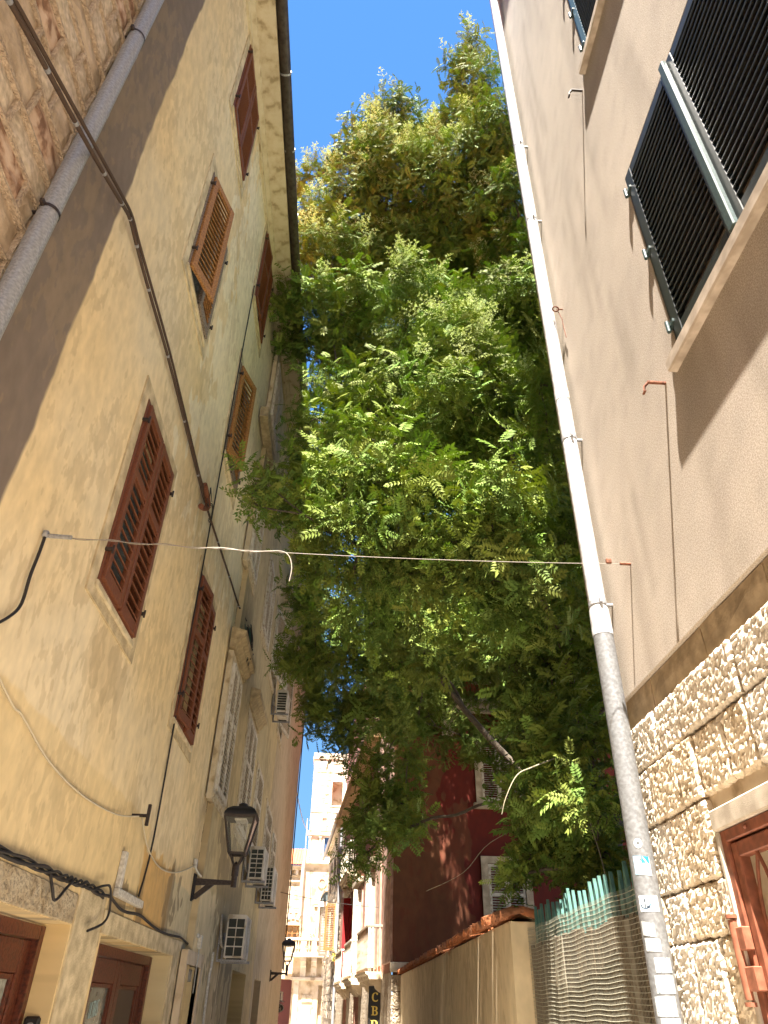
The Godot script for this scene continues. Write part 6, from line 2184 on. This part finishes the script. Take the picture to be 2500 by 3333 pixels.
func make_lamp(label: String, at: Vector3, turn: float, s: float) -> void:
	var t := thing("street_lamp", label, "street lamp", at, turn, "wall lanterns on the left")
	t.scale = Vector3.ONE * s
	var y := 0.0
	var pl := MB.new()
	pl.cspan(Vector3(-0.03, -0.02, 0.0), Vector3(0.03, 0.26, 0.02), 0.004)
	pl.cspan(Vector3(-0.012, -0.01, 0.02), Vector3(0.012, 0.25, 0.035), 0.003)
	part("wall_plate", pl, M.iron, t)
	var ar := MB.new()
	ar.xf = Transform3D(Basis(Vector3(0, 0, 1), Vector3(0, 1, 0), Vector3(-1, 0, 0)), Vector3.ZERO)
	for poly in [[Vector2(0.035, 0.14), Vector2(0.45, 0.155), Vector2(0.45, 0.195), Vector2(0.035, 0.21)], [Vector2(0.035, 0.0), Vector2(0.06, 0.0), Vector2(0.24, 0.145), Vector2(0.15, 0.145), Vector2(0.035, 0.05)]]:
		ar.prism(poly, -0.018, 0.018)
	part("arm", ar, M.brownmetal, t)
	var c := Vector3(0, 0, 0.46)
	var po := MB.new()
	po.lathe(c, [Vector2(0.0, 0.13), Vector2(0.032, 0.13), Vector2(0.032, 0.24), Vector2(0.04, 0.245), Vector2(0.04, 0.36), Vector2(0.03, 0.37), Vector2(0.0, 0.40)], 14)
	for q in [[1, 1], [-1, 1], [1, -1], [-1, -1]]:
		po.tube([c + Vector3(q[0] * 0.02, 0.35, q[1] * 0.02), c + Vector3(q[0] * 0.055, 0.42, q[1] * 0.055), c + Vector3(q[0] * 0.07, 0.475, q[1] * 0.07)], 0.011, 6)
	part("post", po, M.brownmetal, t)
	var fr := MB.new()
	fr.frustum(c, 0.098, 0.46, 0.103, 0.485)
	fr.frustum(c, 0.178, 0.845, 0.188, 0.88)
	for q in [[1, 1], [-1, 1], [1, -1], [-1, -1]]:
		fr.tube([c + Vector3(q[0] * 0.092, 0.475, q[1] * 0.092), c + Vector3(q[0] * 0.174, 0.86, q[1] * 0.174)], 0.014, 6)
	part("lantern_frame", fr, M.brownmetal, t)
	var rf := MB.new()
	rf.lathe(c, [Vector2(0.262, 0.878), Vector2(0.258, 0.90), Vector2(0.21, 0.945), Vector2(0.14, 0.975), Vector2(0.06, 0.99), Vector2(0.05, 1.0), Vector2(0.05, 1.03), Vector2(0.0, 1.035)], 4)
	rf.xf = Transform3D.IDENTITY
	var rb := MB.new()
	rb.xf = Transform3D(Basis(Vector3.UP, PI / 4), c)
	rb.lathe(Vector3.ZERO, [Vector2(0.268, 0.878), Vector2(0.262, 0.905), Vector2(0.225, 0.945), Vector2(0.15, 0.98), Vector2(0.06, 0.995)], 4)
	rb.lathe(Vector3.ZERO, [Vector2(0.055, 0.99), Vector2(0.055, 1.02), Vector2(0.03, 1.035), Vector2(0.0, 1.036)], 10)
	part("roof", rb, M.iron, t)
	var bu := MB.new()
	bu.cbox(c + Vector3(0, 0.84, 0), Vector3(0.22, 0.03, 0.14), 0.008)
	part("reflector", bu, M.plastic, t)
	for k in 4:
		var g := MB.new()
		g.xf = Transform3D(Basis(Vector3.UP, PI / 2 * k), c)
		g.quad(Vector3(-0.09, 0.485, 0.095), Vector3(0.09, 0.485, 0.095), Vector3(0.168, 0.845, 0.174), Vector3(-0.168, 0.845, 0.174))
		part("glass_pane", g, M.pane, t)

func lamps() -> void:
	make_lamp("near brown iron wall lantern on a bracket, left wall", L(LX, 0.97, -9.15), PI / 2, 1.0)
	make_lamp("far black wall lantern against the palace balcony", L(LX2, 0.50, -20.6), PI / 2, 0.86)
	# thin lead to the near lamp
	var b := MB.new()
	b.tube(smooth_path([L(-1.66, 1.30, -9.0), L(-1.64, 1.24, -9.08), L(-1.60, 1.20, -9.15)], 4), 0.012, 6)
	b.cbox(L(-1.655, 1.31, -8.98), Vector3(0.04, 0.09, 0.07), 0.01)
	solo("lamp_feed", b, M.plastic, "white junction and lead above the near lamp bracket", "cable box")

# outdoor unit: near end face with a vent grid towards the camera, long front to the alley
func ac(label: String, x0: float, x1: float, y0: float, y1: float, z0: float, z1: float, nx: int, ny: int, gap := 0.1) -> void:
	var t := thing("air_conditioner", label, "air conditioner", Vector3(x0, y0, z0), 0.0, "air conditioners on the left wall")
	var w := x1 - x0
	var h := y1 - y0
	var d := z0 - z1
	var b := MB.new()
	b.cspan(Vector3(0, 0, -d), Vector3(w, h, -0.012), 0.012)
	part("casing", b, M.acwhite, t)
	# end panel as a real lattice over a thin sheet coloured dark for the shade inside
	var la_ := MB.new()
	var m := 0.022
	var bar := 0.010
	la_.span(Vector3(0.004, 0.004, -0.014), Vector3(m, h - 0.004, 0.0)); la_.span(Vector3(w - m, 0.004, -0.014), Vector3(w - 0.004, h - 0.004, 0.0))
	la_.span(Vector3(m, 0.004, -0.014), Vector3(w - m, m, 0.0)); la_.span(Vector3(m, h - m - 0.03, -0.014), Vector3(w - m, h - 0.004, 0.0))
	for i in range(1, nx):
		var x := m + (w - 2 * m) * i / nx
		la_.span(Vector3(x - bar * 0.5, m, -0.013), Vector3(x + bar * 0.5, h - m - 0.03, -0.001))
	for j in range(1, ny):
		var y := m + (h - 2 * m - 0.03) * j / ny
		la_.span(Vector3(m, y - bar * (0.7 if ny < 9 else 0.35), -0.012), Vector3(w - m, y + bar * (0.7 if ny < 9 else 0.35), -0.002))
	part("vent_grille", la_, M.acwhite, t)
	var dk := MB.new()
	dk.span(Vector3(m * 0.7, m * 0.7, -0.0119), Vector3(w - m * 0.7, h - m - 0.02, -0.0117))
	part("vent_dark_sheet", dk, mat(0.03, 0.035, 0.032, 0.7), t)
	var fan := MB.new()
	for k in 6:
		var ring := []
		for i in 25:
			var a := TAU * i / 24.0
			ring.append(Vector3(w + 0.004, h * 0.5 + sin(a) * h * 0.08 * (k + 0.6), -d * 0.55 + cos(a) * h * 0.08 * (k + 0.6)))
		fan.tube(ring, 0.004, 4, false)
	part("fan_guard", fan, M.acwhite, t)
	for z in [-0.12, -d + 0.1]:
		var br := MB.new()
		br.cspan(Vector3(-gap - 0.02, -0.045, z - 0.02), Vector3(w + 0.04, -0.012, z + 0.02), 0.004)
		br.cspan(Vector3(-gap - 0.018, -0.043, z - 0.018), Vector3(-gap + 0.02, 0.32, z + 0.018), 0.004)
		part("bracket", br, M.zinc, t)
		var fo := MB.new()
		fo.cspan(Vector3(0.03, -0.0125, z - 0.03), Vector3(w - 0.03, 0.001, z + 0.03), 0.003)
		part("foot", fo, M.iron, t)
	var hose := MB.new()
	hose.tube(smooth_path([Vector3(0.02, h * 0.2, -0.1), Vector3(-0.05, h * 0.3, -0.05), Vector3(-0.08, h * 0.7, -0.05), Vector3(-gap, h * 1.0, -0.1)], 4), 0.018, 7)
	part("hose", hose, M.curtain, t)

func ac_units() -> void:
	ac("lowest near white air conditioner with eight square vents, below the lamp", -1.50, -1.245, 2.16, 2.66, -11.1, -11.75, 2, 4)
	ac("white air conditioner behind the near lantern, above the lowest one", -1.50, -1.265, 3.32, 3.80, -12.8, -13.6, 2, 6)
	ac("grimy air conditioner tucked behind and below the one by the lantern", -1.50, -1.29, 3.27, 3.88, -15.2, -16.2, 3, 8)
	ac("small air conditioner with six wide slots under the open white shutters", -1.50, -1.282, 6.59, 7.03, -14.3, -15.0, 1, 7)
	ac("high air conditioner with fine louvres among the creeper", -1.46, -1.20, 9.72, 10.20, -14.66, -15.3, 2, 16)
	ac("tiny far air conditioner beside the far black lantern", -1.82, -1.66, 2.64, 2.93, -25.6, -26.3, 2, 7, 0.08)
	ac("tiny far air conditioner just above the oval restaurant sign", -1.84, -1.62, 1.80, 2.02, -26.0, -26.7, 3, 5, 0.08)
